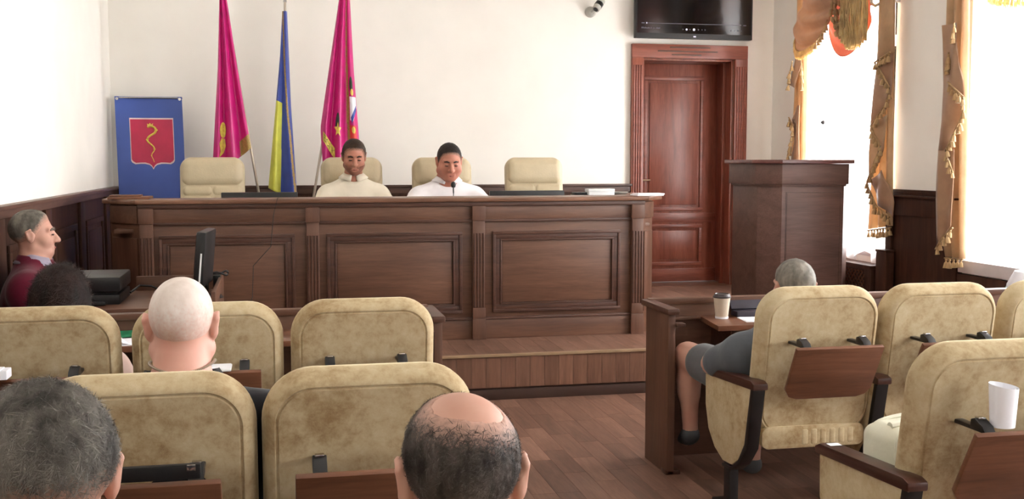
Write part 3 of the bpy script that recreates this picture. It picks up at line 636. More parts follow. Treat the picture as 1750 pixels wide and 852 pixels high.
# blue and yellow flag
def f2m(u, v):
    s = .30+.28*v
    if abs(u-s) < .055*(1.2-.4*v): return 2
    if v > .50 and u < .26+.14*v and u < s-.05: return 1
    return 0
def f2m(u, v):
    g = np.interp(v, [0, .12, .4, .65, 1], [.1, .34, .66, .85, .97])
    if abs(u-g) < np.interp(v, [0, .3, 1], [.12, .07, .035]): return 2
    if v > .50 and u < np.interp(v, [.5, 1], [.42, .44]): return 1
    return 0
flag('flag', 'blue and yellow flag between the two magenta flags', (.06, 9.12, ZD+.1), (.083, 9.12, 2.74), [(1.1, -.09), (1.22, -.078), (1.84, -.012), (2.3, .035), (2.66, .06)], [(1.1, .165), (1.2, .152), (1.9, .117), (2.66, .098)], [(0, 1.235), (.42, 1.19), (.46, 1.12), (1, 1.12)], 9.06, 1.6, .03, f2m, [BLUEF, YELF, OLIV])
# right magenta flag
def f3m(u, v):
    g = np.interp(v, [0, .5, 1], [.64, .72, .74])
    if abs(u-g) < .035: return 1
    if u > g and v > .76 and u < .93: return 2
    return 0
def f3x(t, c, S):
    st = [(.44+(.10 if k % 2 == 0 else .045)*math.cos(-PI/2+PI*k/5), .80+(.045 if k % 2 == 0 else .02)*math.sin(-PI/2+PI*k/5)) for k in range(10)]
    patch(t, S, blob(.43, .76, .05, .06), DGRN, 'emblem_dark'); patch(t, S, st, GOLDT, 'emblem_star', .012)
    patch(t, S, [(.06, .82), (.36, .91), (.36, .976), (.06, .875)], GOLDT, 'ribbon', .01)
    patch(t, S, blob(.84, .53, .06, .045), DGRN, 'emblem_green', .01); patch(t, S, blob(.86, .575, .05, .02), GOLDT, 'emblem_gold', .012)
    patch(t, S, [(.78, .60), (.98, .60), (.98, .66), (.86, .74), (.78, .735)], PAPER, 'emblem_white', .01); patch(t, S, [(.80, .72), (.97, .645), (.97, .675), (.82, .755)], BLUEF, 'emblem_blue', .013)
    patch(t, S, blob(.86, .79, .05, .02), GOLDT, 'emblem_gold', .013)
    cu = bpy.data.curves.new('ribbon_text', 'FONT'); cu.body = '\u0415\u0421\u042c\u041a'; cu.size = 1.0
    to = bpy.data.objects.new('ribbon_text', cu); COL.objects.link(to); dg = bpy.context.evaluated_depsgraph_get(); me = bpy.data.meshes.new_from_object(to.evaluated_get(dg)); bpy.data.objects.remove(to)
    xs = [v.co.x for v in me.vertices]; w = max(xs)
    for v in me.vertices:
        k = v.co.x/w; h = v.co.y/.75; u = .075+.27*k; vv = .866+.094*k-.036*h; v.co = S(u, vv+.0, .014)
    me.materials.clear(); me.materials.append(DGRN); link('ribbon_text', me, t)
flag('flag', 'magenta flag with emblem and gold ribbon, behind the man in beige', (.15, 9.12, ZD+.1), (.585, 9.10, 2.84), [(1.1, .33), (1.744, .353), (2.3, .44), (2.84, .525)], [(1.1, .70), (1.528, .672), (2.2, .628), (2.84, .60)], [(0, 1.70), (.06, 1.45), (1, 1.40)], 9.06, 2.8, .035, f3m, [MAG, OLIV, REDF], f3x)

# ================================================================== wall screen, camera
tv = thing('wall_television', 'black television on the wall above the mahogany door', 'television', (3.77, YB-.10, 2.572))
part('housing', MB().box(-.57, .57, .0, .06, 0, .66), BLACK, tv, .006); part('screen', MB().box(-.555, .555, -.003, .0, .045, .645), SCRN, tv); part('wall_mount', MB().box(-.2, .2, .06, .10, .15, .5), BLKM, tv)
for (a, b, z, h) in ((-.515, -.485, .128, .010), (.475, .505, .128, .010)): part('screen_mark', MB().box(a, b, -.0045, -.003, z, z+h), UIG, tv)
part('progress_line', MB().box(-.465, .455, -.0045, -.003, .131, .136), UIG, tv); part('screen_mark', MB().box(-.47, -.46, -.005, -.003, .127, .140), UIW, tv)
m = MB(); xx = -.515
for k in range(22):
    w = random.choice((.004, .006, .008)); h = random.choice((.008, .010, .014))
    if k not in (9, 12, 16): m.box(xx, xx+w, -.0045, -.003, .084, .084+h)
    xx += w+.0025
part('caption_line', m, UIG, tv)
for k, (x, s, g) in enumerate(((-.115, .008, 0), (-.08, .009, 1), (-.047, .006, 0), (-.008, .012, 1), (.035, .008, 0), (.07, .004, 0), (.10, .009, 0), (.355, .006, 0), (.39, .006, 0), (.425, .006, 0), (.458, .006, 0))):
    part('control_icon', MB().prism(blob(x, .083, s, s, 10 if k % 2 else 3), .003, .0046, Matrix.Rotation(PI/2, 4, 'X')), UIW if g else UIG, tv)
part('maker_mark', MB().box(-.012, .012, -.003, .0, .014, .026), UIW, tv)
sc = thing('security_camera', 'small grey bullet camera on the wall left of the television', 'camera', (2.80, YB, 2.80))
part('wall_plate', MB().lathe([(0, 0), (.05, 0), (.047, .03), (.03, .05), (0, .055)], n=18, M=Matrix.Rotation(PI/2, 4, 'X')), GREYP, sc)
part('joint', MB().tube([(0, -.05, 0), (.02, -.09, .02)], .016, 10), GREYP, sc)
M = Matrix.Translation((.045, -.10, .045)) @ Vector((.5, .35, .62)).to_track_quat('Z', 'Y').to_matrix().to_4x4()
part('barrel', MB().lathe([(0, -.05), (.033, -.05), (.036, -.02), (.036, .07), (.03, .075), (0, .075)], n=18, M=M), GREYP, sc); part('dark_band', MB().lathe([(.0365, -.01), (.038, -.008), (.038, .03), (.0365, .032)], n=18, M=M), BLACK, sc); part('lens', MB().lathe([(0, -.056), (.022, -.054), (.024, -.049), (0, -.049)], n=14, M=M), BLACK, sc)

# ================================================================== lectern
le = thing('lectern', 'large dark walnut lectern with chamfered corners beside the door', 'lectern', (3.98, 7.6, ZD))
def oct_(g, d0=0.0): return [(-.243-g*.5, -g), (.27+g, -g), (.36+g, .10-g*.4), (.36+g, .52+g), (-.414-g, .52+g), (-.379-g, .14-g*.5)]
part('body', MB().prism(oct_(0), 0, 1.0), LECT, le, .003); part('header', MB().prism(oct_(.025), 1.0, 1.155), LECT, le, .004); part('header_lip', MB().prism(oct_(.012), .985, 1.0), LECT, le, .003)
part('top_board', MB().prism(oct_(.055), 1.157, 1.187), wood('lectern_top', (70, 36, 32), (104, 60, 54), (124, 80, 72), 'X', rough=.3), le, .006)
part('plinth', MB().prism(oct_(.012), 0, .08), LECT, le, .004)
fr = MB(); a, b, z0, z1 = -.205, .235, .10, .935
part('panel_groove', MB().box(a-.007, a, -.004, 0, z0, z1).box(b, b+.007, -.004, 0, z0, z1).box(a-.007, b+.007, -.004, 0, z1, z1+.007).box(a-.007, b+.007, -.004, 0, z0-.007, z0), DESKD, le)
part('front_panel', MB().box(a, b, -.008, 0, z0, z1), LECT, le, .003)

# ================================================================== front desks before the seats
def front_desk(label, xa, xb, end_x, s, shelf_from):
    t = thing('audience_desk', label, 'desk', (end_x, 5.0, 0))
    part('front_panel', MB().box(xa-end_x, xb-end_x, .0, .035, .0, .76), DESKW, t, .003); part('panel_cap', MB().box(xa-end_x, xb-end_x, -.012, .045, .76, .79), DESKW, t, .006)
    e = part('end_panel', MB().box(-.018, .018, -.31, .0, 0, .755), DESKV, t, .004); part('end_cap', MB().box(-.03, .03, -.335, .05, .755, .785), DESKD, e, .010); part('foot', MB().box(-.022, .05, -.31, -.24, 0, .02), DESKD, e, .003); part('cap_bracket', MB().box(.018*s if s > 0 else -.06, .06 if s > 0 else -.018, -.33, -.28, .70, .715), DESKD, e, .002)
    sx = sorted((shelf_from-end_x, (xb if s > 0 else xa)-end_x))
    part('shelf', MB().prism([(sx[0]+(.0 if s > 0 else 0), 0.0), (sx[0]+(-.045 if s > 0 else 0), -.34), (sx[1]+(.045 if s < 0 else 0), -.34), (sx[1], 0)], .675, .70), TABW, t, .004)
    part('shelf_ledge', MB().box(min(.018*s, shelf_from-end_x), max(.018*s, shelf_from-end_x), -.03, 0, .685, .70), DESKW, t, .002)
    part('shelf_support', MB().box(shelf_from-end_x+.06*s, shelf_from-end_x+.09*s, -.25, 0, .25, .675) if s > 0 else MB().box(shelf_from-end_x-.09, shelf_from-end_x-.06, -.25, 0, .25, .675), DESKD, t, .002)
front_desk('walnut front desk with shelf right of the aisle', 1.77, 4.25, 1.77, 1, 2.03)
front_desk('walnut front desk left of the aisle before the left seats', -1.25, .68, .68, -1, .45)
SZ = .70
cu = thing('paper_cup', 'beige paper coffee cup with dark lid on the right front desk', 'cup', (2.10, 4.89, SZ))
part('cup_wall', MB().lathe([(0, 0), (.029, 0), (.03, .003), (.041, .105), (.039, .106), (.028, .006), (0, .006)], n=24), KRAFT, cu); part('lid', MB().lathe([(0, .101), (.0435, .101), (.0435, .108), (.039, .112), (.037, .120), (.033, .121), (.031, .117), (0, .117)], n=24), LIDM, cu); part('base_ring', MB().lathe([(.0295, 0), (.0315, 0), (.0325, .01), (.031, .01)], n=24), PAPER, cu)
cs = thing('dark_case', 'dark glossy open case behind the papers beside the cup', 'case', (2.27, 4.93, SZ))
part('tray', MB().box(-.09, .09, -.04, .035, 0, .03), NAVY, cs, .008); part('lid', MB().box(-.088, .088, -.006, .006, 0, .06, Matrix.Translation((0, .035, .03)) @ Matrix.Rotation(R(-35), 4, 'X')), NAVY, cs, .004)
pp = thing('paper_stack', 'white paper sheets on the right front desk near the cup', 'papers', (2.27, 4.80, SZ), -.1); part('sheet', MB().box(-.10, .10, -.07, .075, 0, .003), PAPER, pp); part('sheet', MB().box(-.095, .105, -.065, .07, .003, .005), PAPER, pp)
pp = thing('paper_stack', 'white papers on the left front desk beside the green folder', 'papers', (-.66, 4.80, SZ), .3); part('sheet', MB().box(-.10, .10, -.13, .10, .0, .003), PAPER, pp); part('sheet', MB().box(-.02, .09, -.12, .12, .0, .002, Matrix.Translation((0, -.0, .005)) @ Matrix.Rotation(R(18), 4, 'Y')), PAPER, pp)
gf = thing('green_folder', 'green folder on the left front desk', 'folder', (-.74, 4.91, SZ), .2); part('cover', MB().box(-.14, .14, -.07, .07, 0, .003), GREEN, gf); part('cover', MB().box(-.14, .14, -.07, .06, .0, .003, Matrix.Translation((0, 0, .006)) @ Matrix.Rotation(R(8), 4, 'X')), GREEN, gf)

# ================================================================== secretary's table with computer
st = thing('computer_table', 'dark wooden computer table with raised sides before the platform', 'table', (-.8, 5.9, 0))
part('top', MB().box(-.45, .47, -.36, .42, .715, .74), DESKW, st, .003); part('back_board', MB().box(.02, .49, .40, .42, .35, .82), DESKW, st, .003); part('side_board', MB().box(.47, .49, -.42, .42, .0, .82), DESKW, st, .003); part('front_board', MB().box(-.30, .47, .37, .40, .1, .715), DESKW, st, .003)
part('side_board', MB().box(-.45, -.43, -.36, .40, 0, .715), DESKW, st, .003); part('near_board', MB().box(-.17, .47, -.30, -.28, .30, .715), DESKW, st, .003); part('low_shelf', MB().box(-.43, -.17, -.3, .3, .5, .515), DESKW, st, .003)
mn = thing('computer_monitor', 'black computer monitor seen edge-on on the secretary table', 'monitor', (-.40, 5.92, .74), 0)
M = Matrix.Rotation(R(5), 4, 'Y') @ Matrix.Rotation(R(-4), 4, 'Z')
sh = part('screen_shell', MB().box(-.028, .022, -.20, .20, .07, .36, M), BLACK, mn, .012); part('display', MB().box(-.0305, -.028, -.18, .18, .09, .34, M), SCRN, mn); part('white_label', MB().box(.0, .008, -.2035, -.20, .10, .25, M), WHITE, mn)
part('neck', MB().box(-.02, .03, -.04, .04, .01, .16), BLACK, mn, .006); part('foot', MB().lathe([(0, 0), (.11, 0), (.10, .012), (.03, .02), (0, .02)], n=20), BLACK, mn)
ms = thing('dark_cable_coil', 'small coil of dark cable beside the edge-on monitor', 'cable', (-.34, 6.20, .74)); part('loop', MB().tube([(.06*math.cos(a), .04*math.sin(a), .10+.01*math.sin(3*a)) for a in np.linspace(0, 6, 20)], .006, 6), BLACK, ms); part('plug', MB().box(-.02, .02, -.03, .03, 0, .09), BLACK, ms, .005)
pr = thing('printer', 'black flat printer on the left end of the computer table', 'printer', (-.95, 5.92, .74))
part('body', MB().box(-.2, .16, -.2, .2, .0, .05), BLACK, pr, .006); part('scanner_lid', MB().box(-.21, .165, -.205, .205, .065, .14), BLACK, pr, .012); part('paper_tray', MB().box(-.14, .10, -.26, -.19, .005, .02), BLACK, pr, .004); part('neck', MB().box(-.18, .14, -.15, .18, .05, .065), BLACK, pr)
dr = thing('computer_tower', 'black device on the low shelf under the printer', 'computer', (-1.10, 5.80, .515)); part('case', MB().box(-.12, .1, -.2, .2, 0, .16), BLACK, dr, .004); part('drive_bay', MB().box(-.08, .05, -.206, -.2, .08, .10), GREYP, dr)
tag(link('cable', MB().tube([(-.78, 6.05, .76), (-.74, 6.12, .79), (-.68, 6.12, .785), (-.62, 6.16, .748), (-.56, 6.18, .745)], .006, 6).mesh('cable', BLACK)), 'short dark cable between the printer and the monitor', 'cable')
sg = thing('sill_bag', 'white and green patterned bag with orange base at the right edge below the window', 'bag', (4.42, 5.66, 0))
part('bag_body', MB().lathe([(0, .5), (.12, .5), (.15, .6), (.14, .72), (.10, .80), (0, .81)], n=18), PAPER, sg); part('orange_base', MB().lathe([(0, .40), (.17, .40), (.18, .55), (.13, .61), (0, .62)], n=18), ORANGE, sg); part('green_band', MB().lathe([(.146, .68), (.149, .68), (.146, .70), (.142, .70)], n=18), GREEN, sg); part('pedestal', MB().box(-.16, .13, -.16, .16, 0, .40), WAIN, sg, .004)

# ================================================================== audience seats
def make_seat(label, loc):
    t = thing('auditorium_seat', label, 'seat', loc, 0, 'beige velvet auditorium seats')
    TL = R(9); MBk = Matrix.Translation((0, .105, .650)) @ Matrix.Rotation(TL, 4, 'X')
    b = part('backrest', MB().pillow(.262, .315, .125, [(.09, -.0475), (.05, -.0490), (.041, -.0490), (.038, -.0455), (.034, -.0455), (.031, -.0500), (.026, -.0490), (.016, -.039), (.006, -.020), (0, .005), (.004, .03), (.02, .05), (.06, .062), (.13, .066)], MBk, nc=10), VELV, t)
    part('seat_cushion', MB().pillow(.235, .235, .07, [(.05, -.06), (.015, -.052), (0, -.03), (0, .01), (.012, .035), (.05, .05), (.1, .055)], Matrix.Translation((0, .36, .42)) @ Matrix.Rotation(PI/2, 4, 'X')), VELV, t)
    pan = part('seat_pan', MB().pillow(.225, .045, .03, [(.012, .08), (0, .085), (0, .115), (.01, .12)], Matrix.Translation((0, .0, .345))), VELV, t)
    for k in range(6): part('pleat', MB().pillow(.017, .036, .012, [(.0, .072), (.004, .068), (.010, .066)], Matrix.Translation((-.04+.045*k*.9, .012, .345))), VELV, pan)
    # folding writing tablet on the back
    P = [(-.185, 0), (.185, 0), (.185, .20), (.165, .232), (.13, .245), (-.13, .245), (-.165, .232), (-.185, .20)]
    Mt = Matrix.Translation((0, -.115, .745)) @ Matrix.Rotation(-(PI/2-math.atan2(.115, .225)), 4, 'X')
    part('writing_tablet', MB().prism(P, -.009, .009, Mt), TABW, t, .004)
    for s in (-1, 1):
        h = part('tablet_hinge', MB().box(s*.128-.014, s*.128+.014, -.085, .045, .738, .750).prism([(-.10, .738), (-.03, .742), (-.032, .768), (-.05, .774), (-.085, .758)], s*.128-.017, s*.128+.017, Matrix(((0,0,1,0),(1,0,0,0),(0,1,0,0),(0,0,0,1)))), BLACK, t, .004)
        part('hinge_cap', MB().box(s*.128-.011, s*.128+.011, -.060, -.042, .771, .777), CHROME, h, .002)
    def arm(sx):
        P = [(.035, .570), (.51, .540), (.505, .40), (.47, .30), (.40, .235), (.31, .20), (.22, .205), (.14, .25), (.08, .33)]
        Mx = Matrix(((0,0,1,sx*.275),(1,0,0,0),(0,1,0,0),(0,0,0,1)))
        a = part('arm_panel', MB().prism(P, -.024, .024, Mx), VELV, t, .008)
        Q = [(.012, .575), (.036, .575), (.09, .325), (.15, .242), (.225, .196), (.31, .19), (.31, .178), (.215, .184), (.14, .228), (.066, .31)]
        part('arm_band', MB().prism(Q, -.0265, .0265, Mx), BLKM, a, .003)
        part('armrest', MB().prism([(.0, .562), (.525, .534), (.53, .556), (.50, .57), (.03, .597), (.0, .588)], -.032, .032, Mx), ARMW, a, .007)
        part('leg', MB().box(sx*.275-.02, sx*.275+.02, .24, .30, .015, .21).box(sx*.275-.03, sx*.275+.03, .17, .40, 0, .015), BLKM, a, .003)
    arm(-1)
    return t, arm
SEATS = [(.298, 3.9, 'empty beige velvet seat of the front row beside the aisle, left block'), (-.252, 3.9, 'beige velvet front row seat seen behind the white-haired head'), (-.81, 3.9, 'beige velvet front row seat holding the dark-haired woman at the left edge'),
         (.213, 2.6, 'beige velvet seat right in front of the balding man'), (-.322, 2.6, 'beige velvet seat of the man in the black shirt'),
         (2.12, 3.9, 'beige velvet front row seat of the man in grey shorts'), (2.66, 3.9, 'beige velvet front row seat second from the aisle in the right block'), (3.215, 3.9, 'beige velvet front row seat cut by the right edge'),
         (1.975, 2.6, 'beige velvet seat with rolled paper and white handbag, lower right'), (.24, 1.28, 'beige velvet seat under the balding man'), (-.30, 1.28, 'beige velvet seat under the grey-haired man at lower left')]
seat0, arm_fn = make_seat(SEATS[0][2], (SEATS[0][0], SEATS[0][1], 0))
for (x, y, lb) in SEATS[1:]: dup(seat0, (x, y, 0), 0, lb)
arm_fn(1)
# things on the seats
dl = thing('dark_tablet_case', 'black flat case on the tablet behind the man in the black shirt', 'case', (-.32, 2.5, .775)); part('cover', MB().box(-.115, .115, -.008, .008, 0, .035), BLACK, dl, .005); part('clip', MB().box(.085, .105, -.012, -.008, .02, .035), CHROME, dl, .002); dl.location = (-.295, 2.475, .757)
rp = thing('paper_roll', 'rolled white papers on the lower right seat tablet', 'paper roll', (1.90, 2.53, .752))
part('roll', MB().sheet(lambda u, v: ((.034+.005*u)*(.9+.18*v)*math.cos(7.2*u+1), (.032+.005*u)*(.9+.18*v)*math.sin(7.2*u+1), .112*v+.006*v*math.sin(7.2*u)), 48, 2), PAPER, rp, angle=180); part('inner_sheet', MB().sheet(lambda u, v: (.030*(.9+.18*v)*math.cos(5.5*u+2), .028*(.9+.18*v)*math.sin(5.5*u+2), .106*v), 30, 2), PAPER, rp, angle=180)
hb = thing('handbag', 'small white leather handbag on the lower right seat', 'handbag', (1.885, 2.93, .45), .25)
part('bag_body', MB().pillow(.15, .115, .05, [(.07, -.075), (.02, -.065), (0, -.03), (0, .03), (.02, .065), (.07, .075)], Matrix.Translation((0, 0, .115))), BAGM, hb); part('flap', MB().pillow(.145, .05, .03, [(.0, -.082), (0, -.074), (.005, -.068)], Matrix.Translation((0, .0, .165))), BAGM, hb)
part('handle', MB().tube([(.12*math.cos(a), .03, .215+.02*math.sin(a)) for a in np.linspace(0, PI, 12)], .007, 8), BAGM, hb); part('rolled_rim', MB().tube([(-.12, -.03, .226), (0, -.034, .232), (.13, -.03, .222)], .012, 8), BAGM, hb)
part('strap', MB().tube([(-.10, -.083, .15), (-.13, -.095, .08), (-.10, -.10, .02), (.0, -.10, .012)], .004, 6).tube([(.09, -.083, .10), (.02, -.098, .05), (-.08, -.10, .01)], .004, 6), GREYP, hb); part('clasp', MB().lathe([(0, 0), (.012, 0), (.012, .008), (0, .008)], (0, 0, 0), 12, Matrix.Translation((-.09, -.08, .17)) @ Matrix.Rotation(PI/2, 4, 'X')), CHROME, hb)
tg = link('armrest_sticker', MB().box(-.02, .02, -.014, .014, 0, .001).mesh('armrest_sticker', PAPER), None, (1.70, 3.06, .5745)); tag(tg, 'small white sticker on the lower right armrest', 'sticker')
phn = thing('white_phone', 'white phone on the tablet right of the white-haired head', 'phone', (-.20, 3.765, .757)); part('body', MB().box(-.035, .035, -.04, .06, 0, .009), WHITE, phn, .003); part('glass', MB().box(-.031, .031, -.036, .056, .009, .0105), PAPER, phn)
wp = thing('white_sheet', 'white sheet on the tablet at the left edge above the grey-haired head', 'papers', (-.97, 3.78, .757)); part('sheet', MB().box(-.10, .10, -.05, .02, 0, .03), PAPER, wp, .003); part('sheet', MB().box(-.08, .08, -.045, .015, .03, .033), PAPER, wp)
# ================================================================== people: signed distance fields turned into one continuous skin each
def axis_(lo, hi, coarse, fine):
    ev = sorted(set([lo, hi]+[min(max(a, lo), hi) for f in fine for a in f[:2]])); out = [lo]
    for a, b in zip(ev, ev[1:]):
        st = coarse; m = (a+b)/2
        for f in fine:
            if f[0] <= m <= f[1]: st = min(st, f[2])
        n = max(1, int(math.ceil((b-a)/st))); out += list(a+(b-a)*np.arange(1, n+1)/n)
    return np.array(out, dtype=np.float32)
class Fld:
    def __init__(s, xs, ys, zs): s.a = (xs, ys, zs); s.F = np.full((len(xs), len(ys), len(zs)), .2, np.float32)
    def sl(s, lo, hi, m):
        r = []
        for k in range(3):
            i = int(np.searchsorted(s.a[k], lo[k]-m)); j = int(np.searchsorted(s.a[k], hi[k]+m)); r.append(slice(max(i-1, 0), max(j+1, 0)))
        return tuple(r)
    def grid(s, r): return s.a[0][r[0]][:, None, None], s.a[1][r[1]][None, :, None], s.a[2][r[2]][None, None, :]
    def cap(s, a, b, ra, rb, k=.02, sub=False):
        a = np.array(a, float); b = np.array(b, float); m = max(ra, rb)+k+.04; r = s.sl(np.minimum(a, b), np.maximum(a, b), m)
        X, Y, Z = s.grid(r); d = b-a; L = max(float(d@d), 1e-9)
        t = np.clip(((X-a[0])*d[0]+(Y-a[1])*d[1]+(Z-a[2])*d[2])/L, 0, 1)
        D = np.sqrt((X-a[0]-t*d[0])**2+(Y-a[1]-t*d[1])**2+(Z-a[2]-t*d[2])**2)-(ra+(rb-ra)*t); s.mix(r, D, k, sub)
    def ell(s, c, rad, Rm=None, k=.02, sub=False):
        c = np.array(c, float); rad = np.array(rad, float); m = rad.max()+k+.04; r = s.sl(c, c, m); X, Y, Z = s.grid(r); X = X-c[0]; Y = Y-c[1]; Z = Z-c[2]
        if Rm is not None:
            X, Y, Z = (Rm[0, 0]*X+Rm[1, 0]*Y+Rm[2, 0]*Z, Rm[0, 1]*X+Rm[1, 1]*Y+Rm[2, 1]*Z, Rm[0, 2]*X+Rm[1, 2]*Y+Rm[2, 2]*Z)
        k0 = np.sqrt((X/rad[0])**2+(Y/rad[1])**2+(Z/rad[2])**2); k1 = np.sqrt((X/rad[0]**2)**2+(Y/rad[1]**2)**2+(Z/rad[2]**2)**2)+1e-6
        s.mix(r, k0*(k0-1)/k1, k, sub)
    def mix(s, r, D, k, sub):
        F = s.F[r]
        if sub:
            D = -D; h = np.clip(.5-.5*(F-D)/k, 0, 1); s.F[r] = F+(D-F)*h+k*h*(1-h)
        else:
            h = np.clip(.5+.5*(F-D)/k, 0, 1); s.F[r] = F+(D-F)*h-k*h*(1-h)
    def cut(s, G, k=.004):      # intersect with G < 0 (array broadcastable)
        h = np.clip(.5-.5*(s.F-G)/k, 0, 1); s.F = s.F+(G-s.F)*h+k*h*(1-h)
    def all(s): return s.grid((slice(None),)*3)
    def mesh(s, name, mat, base):
        F = s.F; sg = F < 0; c = sg[:-1, :-1, :-1].astype(np.int8)
        for dx, dy, dz in ((1,0,0),(0,1,0),(0,0,1),(1,1,0),(1,0,1),(0,1,1),(1,1,1)):
            c = c+sg[dx:F.shape[0]-1+dx, dy:F.shape[1]-1+dy, dz:F.shape[2]-1+dz]
        act = (c > 0) & (c < 8); I, J, K = np.nonzero(act); n = len(I); idx = np.full(act.shape, -1, np.int64); idx[I, J, K] = np.arange(n)
        acc = np.zeros((n, 3)); cnt = np.zeros(n); cor = [(0,0,0),(1,0,0),(0,1,0),(1,1,0),(0,0,1),(1,0,1),(0,1,1),(1,1,1)]
        for p, q in ((0,1),(2,3),(4,5),(6,7),(0,2),(1,3),(4,6),(5,7),(0,4),(1,5),(2,6),(3,7)):
            A = cor[p]; B = cor[q]; fa = F[I+A[0], J+A[1], K+A[2]]; fb = F[I+B[0], J+B[1], K+B[2]]; m = (fa < 0) != (fb < 0)
            t = np.where(m, fa/np.where(fa == fb, 1, fa-fb), 0)
            for k in range(3): acc[:, k] += np.where(m, A[k]+(B[k]-A[k])*t, 0)
            cnt += m
        acc /= np.maximum(cnt, 1)[:, None]; acc[:, 0] += I; acc[:, 1] += J; acc[:, 2] += K
        V = np.stack([np.interp(acc[:, k], np.arange(len(s.a[k])), s.a[k]) for k in range(3)], 1)-np.array(base)[None]
        Q = []
        for ax in range(3):
            s0 = [slice(None)]*3; s1 = [slice(None)]*3; s0[ax] = slice(0, -1); s1[ax] = slice(1, None)
            a = sg[tuple(s0)]; b = sg[tuple(s1)]; ch = a != b; o = [k for k in range(3) if k != ax]
            lim = [slice(None)]*3; lim[o[0]] = slice(1, -1); lim[o[1]] = slice(1, -1)
            P = np.array(np.nonzero(ch[tuple(lim)])); 
            if P.shape[1] == 0: continue
            P[o[0]] += 1; P[o[1]] += 1
            def ci(d0, d1):
                q = P.copy(); q[o[0]] -= d0; q[o[1]] -= d1; return idx[q[0], q[1], q[2]]
            q = np.stack([ci(1, 1), ci(0, 1), ci(0, 0), ci(1, 0)], 1); fl = a[P[0], P[1], P[2]]
            if ax == 1: fl = ~fl
            q[~fl] = q[~fl][:, ::-1]; Q.append(q)
        Q = np.concatenate(Q) if Q else np.zeros((0, 4), int); Q = Q[(Q >= 0).all(1)]
        me = bpy.data.meshes.new(name); me.vertices.add(len(V)); me.vertices.foreach_set('co', V.astype(np.float32).ravel())
        me.loops.add(Q.size); me.loops.foreach_set('vertex_index', Q.ravel().astype(np.int32)); me.polygons.add(len(Q))
        me.polygons.foreach_set('loop_start', np.arange(0, Q.size, 4, dtype=np.int32)); me.polygons.foreach_set('use_smooth', np.ones(len(Q), bool))
        me.materials.append(mat); me.update(calc_edges=True); me.validate(); return me
def rotm(yaw, pitch, roll=0.0): return np.array((Matrix.Rotation(yaw, 3, 'Z') @ Matrix.Rotation(pitch, 3, 'X') @ Matrix.Rotation(roll, 3, 'Y')))
# head in its own frame: +y is the face, z up, origin between the ears
def head_prims(fat=0.0):
    P = [('e', (0, -.016, .030), (.0755, .098, .088), .02), ('e', (0, .026, -.036), (.061+fat, .068, .084), .03)]
    P += [('c', (0, .066, -.097), (0, .060, -.090), .022+fat*.4, .026, .02)]
    for s in (-1, 1):
        P += [('c', (s*(.050+fat), -.005, -.062), (s*.018, .058, -.094), .020+fat*.5, .020, .025), ('e', (s*.042, .052, -.032), (.026+fat*.6, .03, .028), .02),
              ('c', (s*.010, .083, .024), (s*.046, .070, .024), .010, .010, .012)]
    P += [('c', (0, .088, .008), (0, .111, -.034), .009, .0145, .010)]
    for s in (-1, 1): P += [('e', (s*.013, .098, -.037), (.010, .011, .009), .006), ('es', (s*.031, .103, -.001), (.017, .016, .011), .010), ('e', (s*.031, .077, -.001), (.0135, .0135, .0115), .004)]
    P += [('c', (-.020, .085, -.068), (.020, .085, -.068), .0075, .0075, .008), ('c', (-.016, .084, -.079), (.016, .084, -.079), .0085, .0085, .008), ('c', (-.02, .098, -.0735), (.02, .098, -.0735), .003, .003, .004, 's')]
    for s in (-1, 1): P += [('e', (s*.079, -.014, -.006), (.010, .021, .034), .008), ('c', (s*.088, -.030, .018), (s*.088, -.012, .028), .006, .006, .006), ('c', (s*.088, -.033, .014), (s*.083, -.020, -.022), .006, .006, .006), ('es', (s*.092, -.012, .0), (.007, .010, .016), .006)]
    return P
def apply_head(f, c, Rm, s, prims, ears=True, off=0.0):
    for p in prims:
        w = lambda q: np.array(c)+Rm @ (np.array(q)*s)
        if p[0] in ('e', 'es'):
            if not ears and abs(p[1][0]) > .06: continue
            f.ell(w(p[1]), np.array(p[2])*s+off, Rm, p[3]*s, p[0] == 'es')
        else:
            if not ears and abs(p[1][0]) > .07: continue
            f.cap(w(p[1]), w(p[2]), p[3]*s+off, p[4]*s+off, p[5]*s, len(p) > 6)
def skin_mat(name, c, red=(190, 110, 96)):
    nt = NT(name); tc = nt.n('ShaderNodeTexCoord'); no = nt.n('ShaderNodeTexNoise', i_Scale=9.0, i_Detail=4.0); nt.l(tc.outputs['Object'], no.inputs['Vector'])
    nt.l(ramp(nt, no.outputs['Fac'], [(.35, srgb(c)), (.75, srgb(*[int(.6*a+.4*b) for a, b in zip(c, red)]))]), nt.b.inputs['Base Color'])
    nt.b.inputs['Roughness'].default_value = .5; nt.b.inputs['Specular IOR Level'].default_value = .35; nt.b.inputs['Subsurface Weight'].default_value = .08; nt.b.inputs['Subsurface Radius'].default_value = (.012, .004, .003); return nt.m
